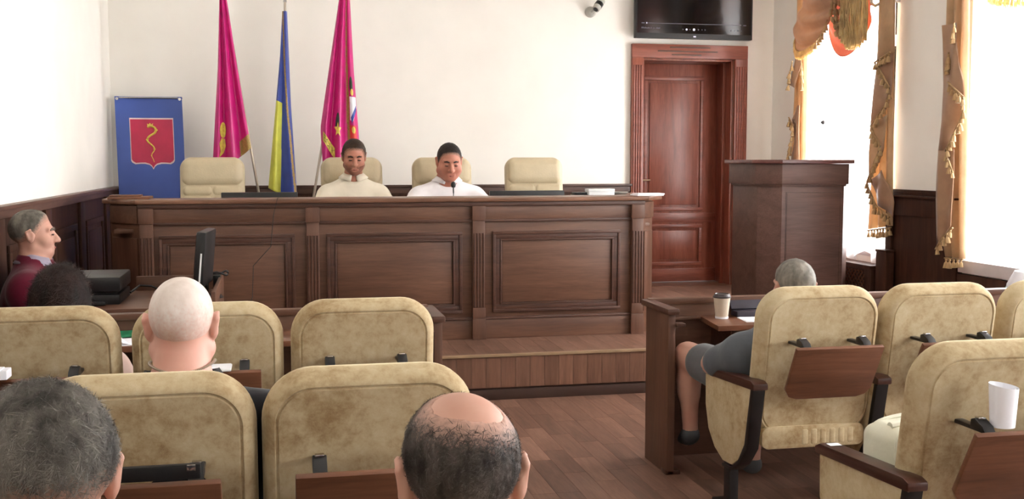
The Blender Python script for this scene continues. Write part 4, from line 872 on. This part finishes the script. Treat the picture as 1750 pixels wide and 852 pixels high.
def hair_mat(name, c1, c2, sc=60.0, skin=(190, 142, 122)):
    nt = NT(name); tc = nt.n('ShaderNodeTexCoord'); mp = nt.n('ShaderNodeMapping'); mp.inputs['Scale'].default_value = (1, 1, .35); nt.l(tc.outputs['Object'], mp.inputs[0])
    no = nt.n('ShaderNodeTexNoise', i_Scale=sc, i_Detail=4.0); nt.l(mp.outputs[0], no.inputs['Vector']); n2 = nt.n('ShaderNodeTexNoise', i_Scale=14.0, i_Detail=3.0); nt.l(tc.outputs['Object'], n2.inputs['Vector'])
    ma = nt.n('ShaderNodeMath', operation='ADD'); nt.l(no.outputs['Fac'], ma.inputs[0]); nt.l(n2.outputs['Fac'], ma.inputs[1]); hf = nt.n('ShaderNodeMath', operation='MULTIPLY'); nt.l(ma.outputs[0], hf.inputs[0]); hf.inputs[1].default_value = .5
    hc_ = ramp(nt, hf.outputs[0], [(.38, srgb(c1)), (.62, srgb(c2))]); at = nt.n('ShaderNodeAttribute', attribute_name='hair_cover'); n3 = nt.n('ShaderNodeTexNoise', i_Scale=130.0, i_Detail=2.0); nt.l(tc.outputs['Object'], n3.inputs['Vector'])
    sm = nt.n('ShaderNodeMath', operation='MULTIPLY_ADD'); nt.l(n3.outputs['Fac'], sm.inputs[0]); sm.inputs[1].default_value = .9; nt.l(at.outputs['Fac'], sm.inputs[2]); fr = nt.n('ShaderNodeMapRange', i_From_Min=.35, i_From_Max=1.25); nt.l(sm.outputs[0], fr.inputs['Value'])
    mx = nt.n('ShaderNodeMix', data_type='RGBA'); nt.l(fr.outputs[0], mx.inputs['Factor']); mx.inputs['A'].default_value = srgb(skin); nt.l(hc_, mx.inputs['B']); nt.l(mx.outputs['Result'], nt.b.inputs['Base Color']); nt.b.inputs['Roughness'].default_value = .6; nt.b.inputs['Specular IOR Level'].default_value = .25
    bp = nt.n('ShaderNodeBump', i_Strength=.5, i_Distance=.003); nt.l(no.outputs['Fac'], bp.inputs['Height']); nt.l(bp.outputs[0], nt.b.inputs['Normal']); return nt.m
def fabric(name, c): return plain(name, c, rough=.85, var=.05, scale=6, spec=.2, sheen=.2, bump=.35, bscale=16)

def strands(me_cap, n, length, width, c, Rm, flow, lift, seed, mat, base, dens):
    r = np.random.default_rng(seed); me_cap.calc_loop_triangles(); V = np.array([v.co for v in me_cap.vertices]); T = np.array([t.vertices for t in me_cap.loop_triangles])
    A = V[T[:, 0]]; B = V[T[:, 1]]; C_ = V[T[:, 2]]; nr = np.cross(B-A, C_-A); ar = np.linalg.norm(nr, axis=1); nr = nr/np.maximum(ar, 1e-12)[:, None]
    ctr = np.array(c)-np.array(base); cen = (A+B+C_)/3-ctr; out = (cen*nr).sum(1) > 0
    pr = np.where(out, ar*np.clip(dens[T[:, 0]]-.15, 0, 1)**1.5, 0); pr = pr/pr.sum(); k = r.choice(len(T), n, p=pr); u = r.random((n, 1)); v = r.random((n, 1)); m = (u+v) > 1; u = np.where(m, 1-u, u); v = np.where(m, 1-v, v)
    P = A[k]+u*(B[k]-A[k])+v*(C_[k]-A[k]); N = nr[k]; L = (P-ctr) @ Rm   # local
    Dl = flow(L); D = Dl @ Rm.T; D = D+r.normal(0, .28, D.shape); D -= (D*N).sum(1, keepdims=True)*N; D /= np.maximum(np.linalg.norm(D, axis=1, keepdims=True), 1e-6)
    Sd = np.cross(N, D); ln = length*r.uniform(.6, 1.2, (n, 1)); w = width
    p0 = P-N*.001; p1 = P+D*ln*.5+N*ln*lift; p2 = P+D*ln+N*ln*lift*.9
    VV = np.stack([p0-Sd*w, p0+Sd*w, p1+Sd*w*.8, p1-Sd*w*.8, p2], 1).reshape(-1, 3); o = np.arange(n)*5
    faces = [(a, a+1, a+2, a+3) for a in o]+[(a+3, a+2, a+4) for a in o]
    me = bpy.data.meshes.new('hair'); me.from_pydata(VV.tolist(), [], faces); me.materials.append(mat); me.update(); return me

def person(label, base, face, head, hyaw, hpitch, hs, skin, shirt, trousers, J, fat=0.0, girth=1.0, hair=None, sleeve=.75, collar=None, face_parts=None, beard=None, shorts=False, hroll=0.0, shoe=None, long_sleeve=False, coarse=.016, group=None, cloth_name='shirt', socks=True):
    """base: floor point; face: body yaw (0 = looks +Y). J: joints in the body frame (x right, y forward, z up)."""
    t = thing('person', label, 'person', base, 0, group); B = np.array(base, float); Rb = rotm(face, 0)
    w = lambda q: B+Rb @ np.array(q, float)
    j = {k: w(v) for k, v in J.items()}; hc = np.array(head, float); Rh = rotm(face+hyaw, hpitch, hroll); HP = head_prims(fat)
    allp = np.array(list(j.values())+[hc+.14, hc-.14]); lo = allp.min(0)-.22; hi = allp.max(0)+.22; lo[2] = max(lo[2], base[2]-.01)
    hf = [(hc[k]-.135, hc[k]+.135, .0048) for k in range(3)]
    hd = [[(min(j['wr_l'][k], j['wr_r'][k])-.13, max(j['wr_l'][k], j['wr_r'][k])+.13, .011)] for k in range(3)]
    ax = [axis_(lo[k], hi[k], coarse, [hf[k]]) for k in range(3)]
    f = Fld(*ax); g = girth
    def torso(f, o=0.0):
        for s, h in ((-1, 'l'), (1, 'r')):
            sh = j['sh_'+h]; hp = j['hip_'+h]; ch = j['chest']; pv = j['pelvis']
            f.cap(pv+(hp-pv)*.55, ch+(sh-ch)*.40+np.array((0, 0, -.09)), .125*g+o, .112*g+o, .06)
            f.cap(ch+np.array((0, 0, .0)), sh, .085*g+o, .066*g+o, .05)
        for h in 'lr': f.cap(j['neck']-np.array((0, 0, .035)), j['sh_'+h]+(j['neck']-j['sh_'+h])*.12, .052+o, .055*g+o, .05)
        f.cap(j['belly'], j['chest']-np.array((0, 0, .08)), .135*g+o, .12*g+o, .07)
        f.cap(j['chest']+np.array((0, 0, .03)), j['neck'], .075+o, .058*min(g, 1.1)+o, .04)
    def upper(f, h, o=0.0, t1=1.0): a = j['sh_'+h]; b = j['el_'+h]; f.cap(a, a+(b-a)*t1, .062*g+o, (.062+(.047-.062)*t1)*g+o, .035)
    def fore(f, h, o=0.0): f.cap(j['el_'+h], j['wr_'+h], .046*g+o, .031+o, .02)
    def thigh(f, h, o=0.0, t1=1.0): a = j['hip_'+h]; b = j['kn_'+h]; f.cap(a, a+(b-a)*t1, .092*g+o, (.092+(.062-.092)*t1)*g+o, .04)
    def shank(f, h, o=0.0): a = j['kn_'+h]; b = j['an_'+h]; m = a+(b-a)*.35; f.cap(a, b, .054+o, .036+o, .02); f.cap(m, m+(b-a)*.15, .056+o, .05+o, .03)
    def hand(f, h):
        wr = j['wr_'+h]; el = j['el_'+h]; d = (wr-el)/np.linalg.norm(wr-el); up = np.array((0, 0, 1.0)); sd = np.cross(d, up); n_ = np.linalg.norm(sd); sd = sd/n_ if n_ > .05 else Rb @ np.array((1., 0, 0)); nn = np.cross(sd, d)
        s = 1 if h == 'l' else -1; pc = wr+d*.05; f.cap(wr, pc+d*.02, .026, .03, .015); f.cap(pc-sd*.022+d*.015, pc+sd*.022+d*.015, .017, .017, .015)
        for k, L in enumerate((.055, .068, .072, .062)):
            r0 = pc+sd*s*(-.032+.0215*k)+d*.03; r1 = r0+d*L*.6-nn*.010; r2 = r1+d*L*.5-nn*.030; f.cap(r0, r1, .0098, .009, .005); f.cap(r1, r2, .009, .008, .004)
        t0 = wr+d*.02+sd*s*.028; t1 = t0+d*.035+sd*s*.026-nn*.01; f.cap(t0, t1, .013, .011, .008); f.cap(t1, t1+d*.03-nn*.012, .0105, .009, .004)
    torso(f)
    for h in 'lr': upper(f, h); fore(f, h); hand(f, h); thigh(f, h); shank(f, h); f.cap(j['an_'+h]-np.array((0, 0, .03)), j['toe_'+h], .036, .03, .02)
    f.cap(j['neck'], hc+Rh @ (np.array((0, -.022, -.055))*hs), (.060+fat)*min(g, 1.12), (.056+fat)*hs, .03); apply_head(f, hc, Rh, hs, HP)
    body = link('body', f.mesh('body', skin, base), t)
    # clothes: offset shells of the same body
    def cloth(name, fn, mat, cuts, st=.0135, fine=()):
        ax2 = [axis_(lo[k], hi[k], st, [fi[k] for fi in fine]) for k in range(3)]; q = Fld(*ax2); fn(q); X, Y, Z = q.all()
        for pt, nrm, kk in cuts:
            nrm = np.array(nrm, float)/np.linalg.norm(nrm); G = (X-pt[0])*nrm[0]+(Y-pt[1])*nrm[1]+(Z-pt[2])*nrm[2]
            if kk == .006: G = np.minimum(G, .092-np.sqrt((X-pt[0])**2+(Y-pt[1])**2))
            q.cut(G.astype(np.float32), kk)
        return link(name, q.mesh(name, mat, base), t)
    def shirtf(q):
        torso(q, .013)
        for h in 'lr':
            upper(q, h, .018, 1.0 if long_sleeve else sleeve)
            if long_sleeve: q.cap(j['el_'+h], j['el_'+h]+(j['wr_'+h]-j['el_'+h])*.93, .046*g+.017, .034+.014, .02)
    nk = j['neck']; up = hc-nk; up = up/np.linalg.norm(up)
    cloth(cloth_name, shirtf, shirt, [(nk+up*.030, up+Rb @ np.array((0, .22, 0)), .006), (j['pelvis']-np.array((0, 0, .10)), (0, 0, -1), .004)])
    def trf(q):
        q.cap(j['hip_l'], j['hip_r'], .115*g, .115*g, .05); q.cap(j['pelvis'], j['belly'], .135*g, .125*g, .05)
        for h in 'lr':
            thigh(q, h, .016, .74 if shorts else 1.0)
            if not shorts: q.cap(j['kn_'+h], j['an_'+h]+(j['kn_'+h]-j['an_'+h])*.08, .074, .062, .03)
    cloth('trousers' if not shorts else 'shorts', trf, trousers, [(j['belly']+np.array((0, 0, .02)), (0, 0, 1), .004)])
    for h in 'lr': cloth('shoe', lambda q: q.cap(j['an_'+h]-np.array((0, 0, .028)), j['toe_'+h], .046, .038, .02), shoe or BLACK, [((0, 0, j['an_'+h][2]-.085), (0, 0, -1), .004)], .012)
    W_ = lambda q: hc+Rh @ (np.array(q)*hs)
    if hair:
        mat, thick, hl, extra = hair['mat'], hair['thick'], hair['line'], hair.get('extra')
        q = Fld(*[axis_(hc[k]-.16-hair.get('ext', 0), hc[k]+.16, hair.get('res', .0045), []) for k in range(3)])
        for p in HP[:2]: q.ell(W_(p[1]), np.array(p[2])*hs+thick, Rh, .02)
        if extra: extra(q, W_, Rh, hs, hc)
        X, Y, Z = q.all(); X = X-hc[0]; Y = Y-hc[1]; Z = Z-hc[2]
        lx = (Rh[0, 0]*X+Rh[1, 0]*Y+Rh[2, 0]*Z)/hs; ly = (Rh[0, 1]*X+Rh[1, 1]*Y+Rh[2, 1]*Z)/hs; lz = (Rh[0, 2]*X+Rh[1, 2]*Y+Rh[2, 2]*Z)/hs
        fade = hair.get('fade', .022)
        def hline(lx, ly, lz):
            G = (np.interp(ly, hl[0], hl[1])+hair.get('temple', 0.0)*np.clip((np.abs(lx)-.03)/.03, 0, 1)*np.clip((ly-.03)/.03, 0, 1)-lz)*.7
            for (bc, br) in hair.get('bald', []): G = np.maximum(G, br-np.sqrt((lx-bc[0])**2*bc[3]+(ly-bc[1])**2+(lz-bc[2])**2*.6))
            return G
        G = hline(lx, ly, lz)
        q.F = q.F+((thick-.0012)*(1-np.clip(-G/fade, 0, 1))**1.5).astype(np.float32); q.cut((G-.004).astype(np.float32), .002)
        nz = .0016*np.sin(lx*210+3*np.sin(ly*90))*np.sin(ly*170+2*np.sin(lz*120))*np.sin(lz*190); q.F = q.F+(nz*hair.get('rough', 1)*np.clip(-G/fade, 0, 1)).astype(np.float32)
        hm = q.mesh('hair', mat, base); V = np.empty(len(hm.vertices)*3, np.float32); hm.vertices.foreach_get('co', V); V = (V.reshape(-1, 3)+B-hc) @ Rh/hs
        dn = np.clip(-hline(V[:, 0], V[:, 1], V[:, 2])/hair.get('dfade', fade*1.1), 0, 1); hm.attributes.new('hair_cover', 'FLOAT', 'POINT').data.foreach_set('value', dn.astype(np.float32))
        if hair.get('strands'):
            n, L, wd, lift = hair['strands']; sm = strands(hm, n, L, wd, hc, Rh, hair.get('flow', lambda L: np.stack([L[:, 0]*.6, L[:, 1]*.6-.02, -np.ones(len(L))*.08], 1)), lift, 3, mat, base, dn)
            sm.attributes.new('hair_cover', 'FLOAT', 'POINT').data.foreach_set('value', np.full(len(sm.vertices), 1.0, np.float32)); link('hair_strands', sm, t)['kind'] = 'stuff'
        o = link('hair', hm, t)
        if hair.get('label'): o['label'] = hair['label']
    if face_parts:
        bm_, lm_, em_ = face_parts
        for s in (-1, 1):
            b = MB().tube([tuple(W_((s*.014, .0955, .021))-B), tuple(W_((s*.030, .0915, .026))-B), tuple(W_((s*.047, .080, .021))-B)], [.005, .0066, .004], 6); part('eyebrow', b, bm_, t)  # brows drawn thicker to stand in for shade over the eyes
            e = MB().tube([tuple(W_((s*.020, .0885, -.003))-B), tuple(W_((s*.031, .0915, -.0035))-B), tuple(W_((s*.043, .0865, -.003))-B)], [.003, .0048, .003], 6); part('eye_shade_line', e, em_, t)  # lid line, its dark colour also stands for shade in the socket
        part('lips', MB().tube([tuple(W_((-.019, .0885, -.0735))-B), tuple(W_((0, .0945, -.0728))-B), tuple(W_((.019, .0885, -.0735))-B)], [.003, .0055, .003], 6), lm_, t)
    if beard:
        q = Fld(*[axis_(hc[k]-.15, hc[k]+.15, .005, []) for k in range(3)]); apply_head(q, hc, Rh, hs, HP, False, .0016); X, Y, Z = q.all(); X = X-hc[0]; Y = Y-hc[1]; Z = Z-hc[2]
        ly = (Rh[0, 1]*X+Rh[1, 1]*Y+Rh[2, 1]*Z)/hs; lz = (Rh[0, 2]*X+Rh[1, 2]*Y+Rh[2, 2]*Z)/hs; lx = (Rh[0, 0]*X+Rh[1, 0]*Y+Rh[2, 0]*Z)/hs
        q.cut(((lz+.058-.25*np.abs(lx)-.0*ly)*.9).astype(np.float32), .004); q.cut((-ly-.0+.0*lx).astype(np.float32), .004); q.cut((.022-np.sqrt((lx*.8)**2+((lz+.074)*1.8)**2)).astype(np.float32), .004)
        link('beard', q.mesh('beard', beard, base), t)
    if collar:
        cm, rad, hgt, fl, gap = collar; m = MB(); fwd = Rb @ np.array((0, 1., 0)); rt = Rb @ np.array((1., 0, 0)); c0 = nk+up*.024+fwd*.010; vs = []; N = 36
        for row, (rr, hh) in enumerate(((rad*1.0, -.02), (rad*.97, hgt), (rad*1.03, hgt+.003), (rad+fl*.9, hgt*.1-.004), (rad+fl*1.9, -.026))):
            for k in range(N+1):
                a = gap+(2*PI-2*gap)*k/N; dr = math.cos(a)
                vs.append(tuple(c0+up*(hh-.022*max(0, dr)-(.022*max(0, dr)**6 if row >= 3 else 0))+fwd*(dr*rr)+rt*(math.sin(a)*rr)-B))
        m.add(vs, [(r_*(N+1)+k, r_*(N+1)+k+1, (r_+1)*(N+1)+k+1, (r_+1)*(N+1)+k) for r_ in range(4) for k in range(N)]); o = part('collar', m, cm, t, angle=180); o.modifiers.new('thick', 'SOLIDIFY').thickness = .004
    return t
def joints(z_neck, sw=.19, lean=.0, el=None, wr=None, kn=None, an=None, toe=None, hipz=.50, hx=.09, hy=0.0, drop=.125):
    J = dict(pelvis=(0, hy, hipz+.03), belly=(0, hy+.05, hipz+.14), chest=(0, hy-.04+lean*.7, z_neck-.12), neck=(0, hy-.04+lean, z_neck))
    for s, h in ((-1, 'l'), (1, 'r')):
        J['hip_'+h] = (s*hx, hy+.02, hipz); J['sh_'+h] = (s*sw, hy-.03+lean*.9, z_neck-drop)
        J['el_'+h] = (s*el[0], el[1], el[2]) if el else (s*(sw+.05), hy+.05, z_neck-.36)
        J['wr_'+h] = (s*wr[0], wr[1], wr[2]) if wr else (s*.12, hy+.28, hipz+.12)
        J['kn_'+h] = (s*kn[0], kn[1], kn[2]) if kn else (s*.12, hy+.43, hipz+.01)
        J['an_'+h] = (s*an[0], an[1], an[2]) if an else (s*.12, hy+.45, .09)
        J['toe_'+h] = (J['an_'+h][0]+s*.02, J['an_'+h][1]+.13, .045)
    return J
SK1 = skin_mat('skin_tan', (176, 122, 100)); SK2 = skin_mat('skin_ruddy', (186, 128, 106), (180, 96, 84)); SK3 = skin_mat('skin_fair', (192, 148, 130), (184, 122, 106)); SK4 = skin_mat('skin_pink', (212, 166, 150), (210, 130, 116))
H_BRN = hair_mat('hair_dark_brown', (38, 27, 20), (66, 48, 36)); H_BLK = hair_mat('hair_black', (24, 19, 17), (46, 36, 31)); H_GRY = hair_mat('hair_grey', (66, 62, 58), (128, 122, 114), 40); H_WHT = hair_mat('hair_white_stubble', (206, 190, 180), (226, 214, 206), 30, (206, 156, 140))
H_BALD = hair_mat('hair_greying_dark', (46, 39, 35), (98, 88, 82), 50, (186, 146, 130)); H_WOM = hair_mat('hair_woman', (30, 20, 18), (56, 38, 33), 40); H_GR2 = hair_mat('hair_short_grey', (96, 92, 86), (146, 140, 130), 40); H_GR3 = hair_mat('hair_grey_side', (70, 66, 60), (120, 114, 104), 40)
BROW1 = plain('brow_brown', (52, 36, 28), rough=.8); BROW2 = plain('brow_black', (36, 27, 24), rough=.8); BROW3 = plain('brow_grey', (96, 84, 74), rough=.8); LIPS = plain('lips', (150, 84, 76), rough=.5); EYE = plain('eye_shadow_line', (50, 34, 30), rough=.5); BEARD = skin_mat('beard_stubble', (144, 98, 80), (124, 80, 66))
SH_BEI = fabric('polo_beige', (222, 212, 192)); SH_WHT = fabric('shirt_white', (240, 236, 238)); SH_MAR = fabric('pullover_maroon', (92, 16, 38)); SH_BLK = fabric('shirt_black', (22, 21, 26)); SH_GRY = fabric('tshirt_slate', (84, 88, 94)); SH_NAV = fabric('shirt_dark', (44, 46, 58)); SHORT = fabric('shorts_grey', (92, 92, 94)); TROU = fabric('trousers_dark', (40, 40, 46)); SHCOL = fabric('collar_check', (150, 142, 158)); BLOUSE = fabric('blouse_light', (196, 170, 160))
short_line = ([-.13, -.06, -.03, .005, .03, .06, .085], [-.055, -.05, -.028, .012, .035, .052, .062])
DZ_ = ZD
# two men at the presidium, looking down at their papers (they face -Y)
person('man in a beige polo looking down behind the presidium desk', (.547, 8.12, DZ_), PI, (.547, 7.99, 1.488), 0, -.26, 1.0, SK1, SH_BEI, TROU, joints(1.06, .185, .08, el=(.285, .22, .80), wr=(.10, .44, .80), hy=-.02, drop=.145), fat=.006, girth=1.0,
       hair=dict(mat=H_BRN, thick=.012, line=([-.13, -.06, -.03, .005, .03, .05, .07, .085], [-.05, -.045, -.03, -.022, .010, .050, .066, .072]), temple=.008, fade=.016), face_parts=(BROW1, LIPS, EYE), beard=BEARD, collar=(SH_BEI, .068, .016, .022, .22), sleeve=.95)
person('heavier man in a white shirt reading behind the microphone', (1.245, 8.12, DZ_), PI, (1.247, 7.97, 1.452), 0, -.28, 1.10, SK2, SH_WHT, TROU, joints(1.035, .205, .09, el=(.325, .24, .80), wr=(.12, .44, .80), hy=-.02, drop=.145), fat=.011, girth=1.14,
       hair=dict(mat=H_BLK, thick=.008, line=([-.13, -.06, -.03, .005, .03, .05, .07, .085], [-.055, -.05, -.035, -.022, .010, .052, .070, .077]), temple=.006, fade=.016), face_parts=(BROW2, LIPS, EYE), collar=(SH_WHT, .078, .014, .020, .26), sleeve=.95)
# man in maroon by the left wall, in profile
person('grey-haired man in a maroon pullover seated in profile by the left wall', (-1.12, 5.50, 0), -PI/2, (-1.135, 5.50, 1.115), .12, .02, .92, SK3, SH_MAR, TROU, joints(.985, .20, .0, hipz=.44, el=(.24, .10, .60), wr=(.14, .32, .56), kn=(.12, .38, .46), an=(.12, .40, .09), hy=.02), girth=1.1,
       hair=dict(mat=H_GR3, thick=.011, line=([-.13, -.06, -.03, .005, .03, .05, .07, .085], [-.06, -.05, -.02, -.008, .026, .06, .074, .08]), fade=.035), face_parts=(BROW3, LIPS, EYE), collar=(SHCOL, .066, .012, .020, .45), long_sleeve=True, cloth_name='pullover')
chs = thing('side_chair', 'dark chair under the man in maroon', 'chair', (-1.12, 5.50, 0), -PI/2)
part('seat', MB().box(-.22, .22, -.12, .30, .30, .345), WAIN, chs, .01); part('backrest', MB().box(-.21, .21, -.17, -.15, .345, .72), WAIN, chs, .008)
for (a, b) in ((-.2, -.13), (.2, -.13), (-.2, .27), (.2, .27)): part('leg', MB().box(a-.018, a+.018, b-.018, b+.018, 0, .30), WAIN, chs, .003)
# dark-haired woman, front row left
def wom(q, W_, Rh, hs, hc):
    q.ell(W_((0, -.035, -.01)), np.array((.105, .105, .115))*hs, Rh, .02); q.ell(W_((0, -.05, -.10)), np.array((.100, .085, .11))*hs, Rh, .03)
person('dark-haired woman seen from behind in the front row', (-.80, 4.28, 0), 0, (-.785, 4.22, .955), 0, -.12, 1.0, SK3, BLOUSE, TROU, joints(.80, .165, .04, hipz=.49, el=(.24, .10, .56), wr=(.14, .30, .60), hy=-.02), girth=.88,
       hair=dict(mat=H_WOM, thick=.014, line=([-.2, -.02, .01, .04, .07], [-.3, -.3, -.06, .04, .06]), extra=wom, ext=.06, strands=(6000, .06, .0010, .015)), sleeve=.8, cloth_name='blouse')
# white-haired man, second row
person('white-haired man in a black shirt seen from behind', (-.245, 2.86, 0), 0, (-.243, 2.83, 1.055), 0, -.02, 1.0, SK4, SH_BLK, TROU, joints(.905, .20, .0, hipz=.49, el=(.27, .10, .58), wr=(.14, .30, .58), hy=-.02), fat=.007, girth=1.12,
       hair=dict(mat=H_WHT, thick=.0028, line=([-.13, -.06, -.03, .005, .03, .06, .085], [-.075, -.065, -.03, .0, .04, .06, .08]), rough=.2, fade=.03, dfade=.11), collar=(SH_BLK, .088, .012, .016, .2), sleeve=.8)
ch_ = MB(); hcw = np.array((-.243, 2.815, .948))
pts = [(hcw[0]+.079*math.sin(a), hcw[1]-.0-.082*math.cos(a), hcw[2]+.014*abs(math.sin(a))**2) for a in np.linspace(-1.7, 1.7, 60)]
for k, p in enumerate(pts): ch_.lathe([(0, -.0035), (.0042, -.0015), (.0042, .0015), (0, .0035)], p, 6)
tag(link('neck_chain', ch_.mesh('neck_chain', plain('silver_chain', (176, 166, 150), rough=.3, metal=.8))), 'thin silver chain around the white-haired man neck', 'necklace')
# balding man, third row
person('balding man with dark greying hair seen from behind, lower centre', (.243, 1.55, 0), 0, (.254, 1.53, 1.008), -.05, -.20, 1.04, SK3, SH_NAV, TROU, joints(.86, .20, .02, hipz=.48, el=(.26, .10, .55), wr=(.14, .30, .57), hy=-.03), fat=.004, girth=1.05,
       hair=dict(mat=H_BALD, thick=.006, line=([-.13, -.06, -.03, .005, .03, .06, .085], [-.075, -.065, -.03, .012, .04, .06, .08]), bald=[((.008, -.050, .110, 1.0), .054)], fade=.032, dfade=.045, strands=(12000, .018, .0005, .03), res=.004, label='dark greying hair around a bald crown'), sleeve=.8)
# grey-haired man, third row left
person('man with thick grey hair seen from behind at the lower left corner', (-.30, 1.55, 0), 0, (-.312, 1.50, 1.045), .5, -.20, 1.05, SK3, SH_NAV, TROU, joints(.90, .20, .0, hipz=.48, el=(.26, .10, .56), wr=(.14, .30, .57), hy=-.03), girth=1.05,
       hair=dict(mat=H_GRY, thick=.010, line=([-.13, -.06, -.03, .005, .03, .06, .085], [-.04, -.03, -.005, .02, .04, .06, .07]), fade=.04, strands=(14000, .026, .0005, .045), res=.004, flow=lambda L: np.stack([L[:, 0]*.8+.03, L[:, 1]*.6+.02, -np.ones(len(L))*.05], 1)), sleeve=.8)
# man in grey, front row right, legs crossed
JF = joints(.775, .20, .0, hipz=.49, el=(.24, .10, .56), wr=(.10, .30, .56), hy=-.02)
JF.update(el_l=(-.26, .12, .585), wr_l=(-.06, .34, .585), kn_l=(-.235, .48, .555), an_l=(-.22, .475, .205), toe_l=(-.205, .575, .125), hip_l=(-.10, .02, .50), kn_r=(.10, .44, .51), an_r=(.03, .33, .09), toe_r=(.04, .44, .045))
person('man in grey t-shirt and shorts with crossed legs in the right front row', (2.10, 4.25, 0), 0, (2.125, 4.20, .93), 0, -.05, 1.0, SK3, SH_GRY, SHORT, JF, girth=1.05,
       hair=dict(mat=H_GR2, thick=.005, line=([-.13, -.06, -.03, .005, .03, .06, .085], [-.06, -.05, -.02, .015, .04, .06, .07]), strands=(4000, .010, .0006, .05)), sleeve=.8, shorts=True, cloth_name='tshirt', shoe=plain('slate_shoe', (70, 74, 78), rough=.6))
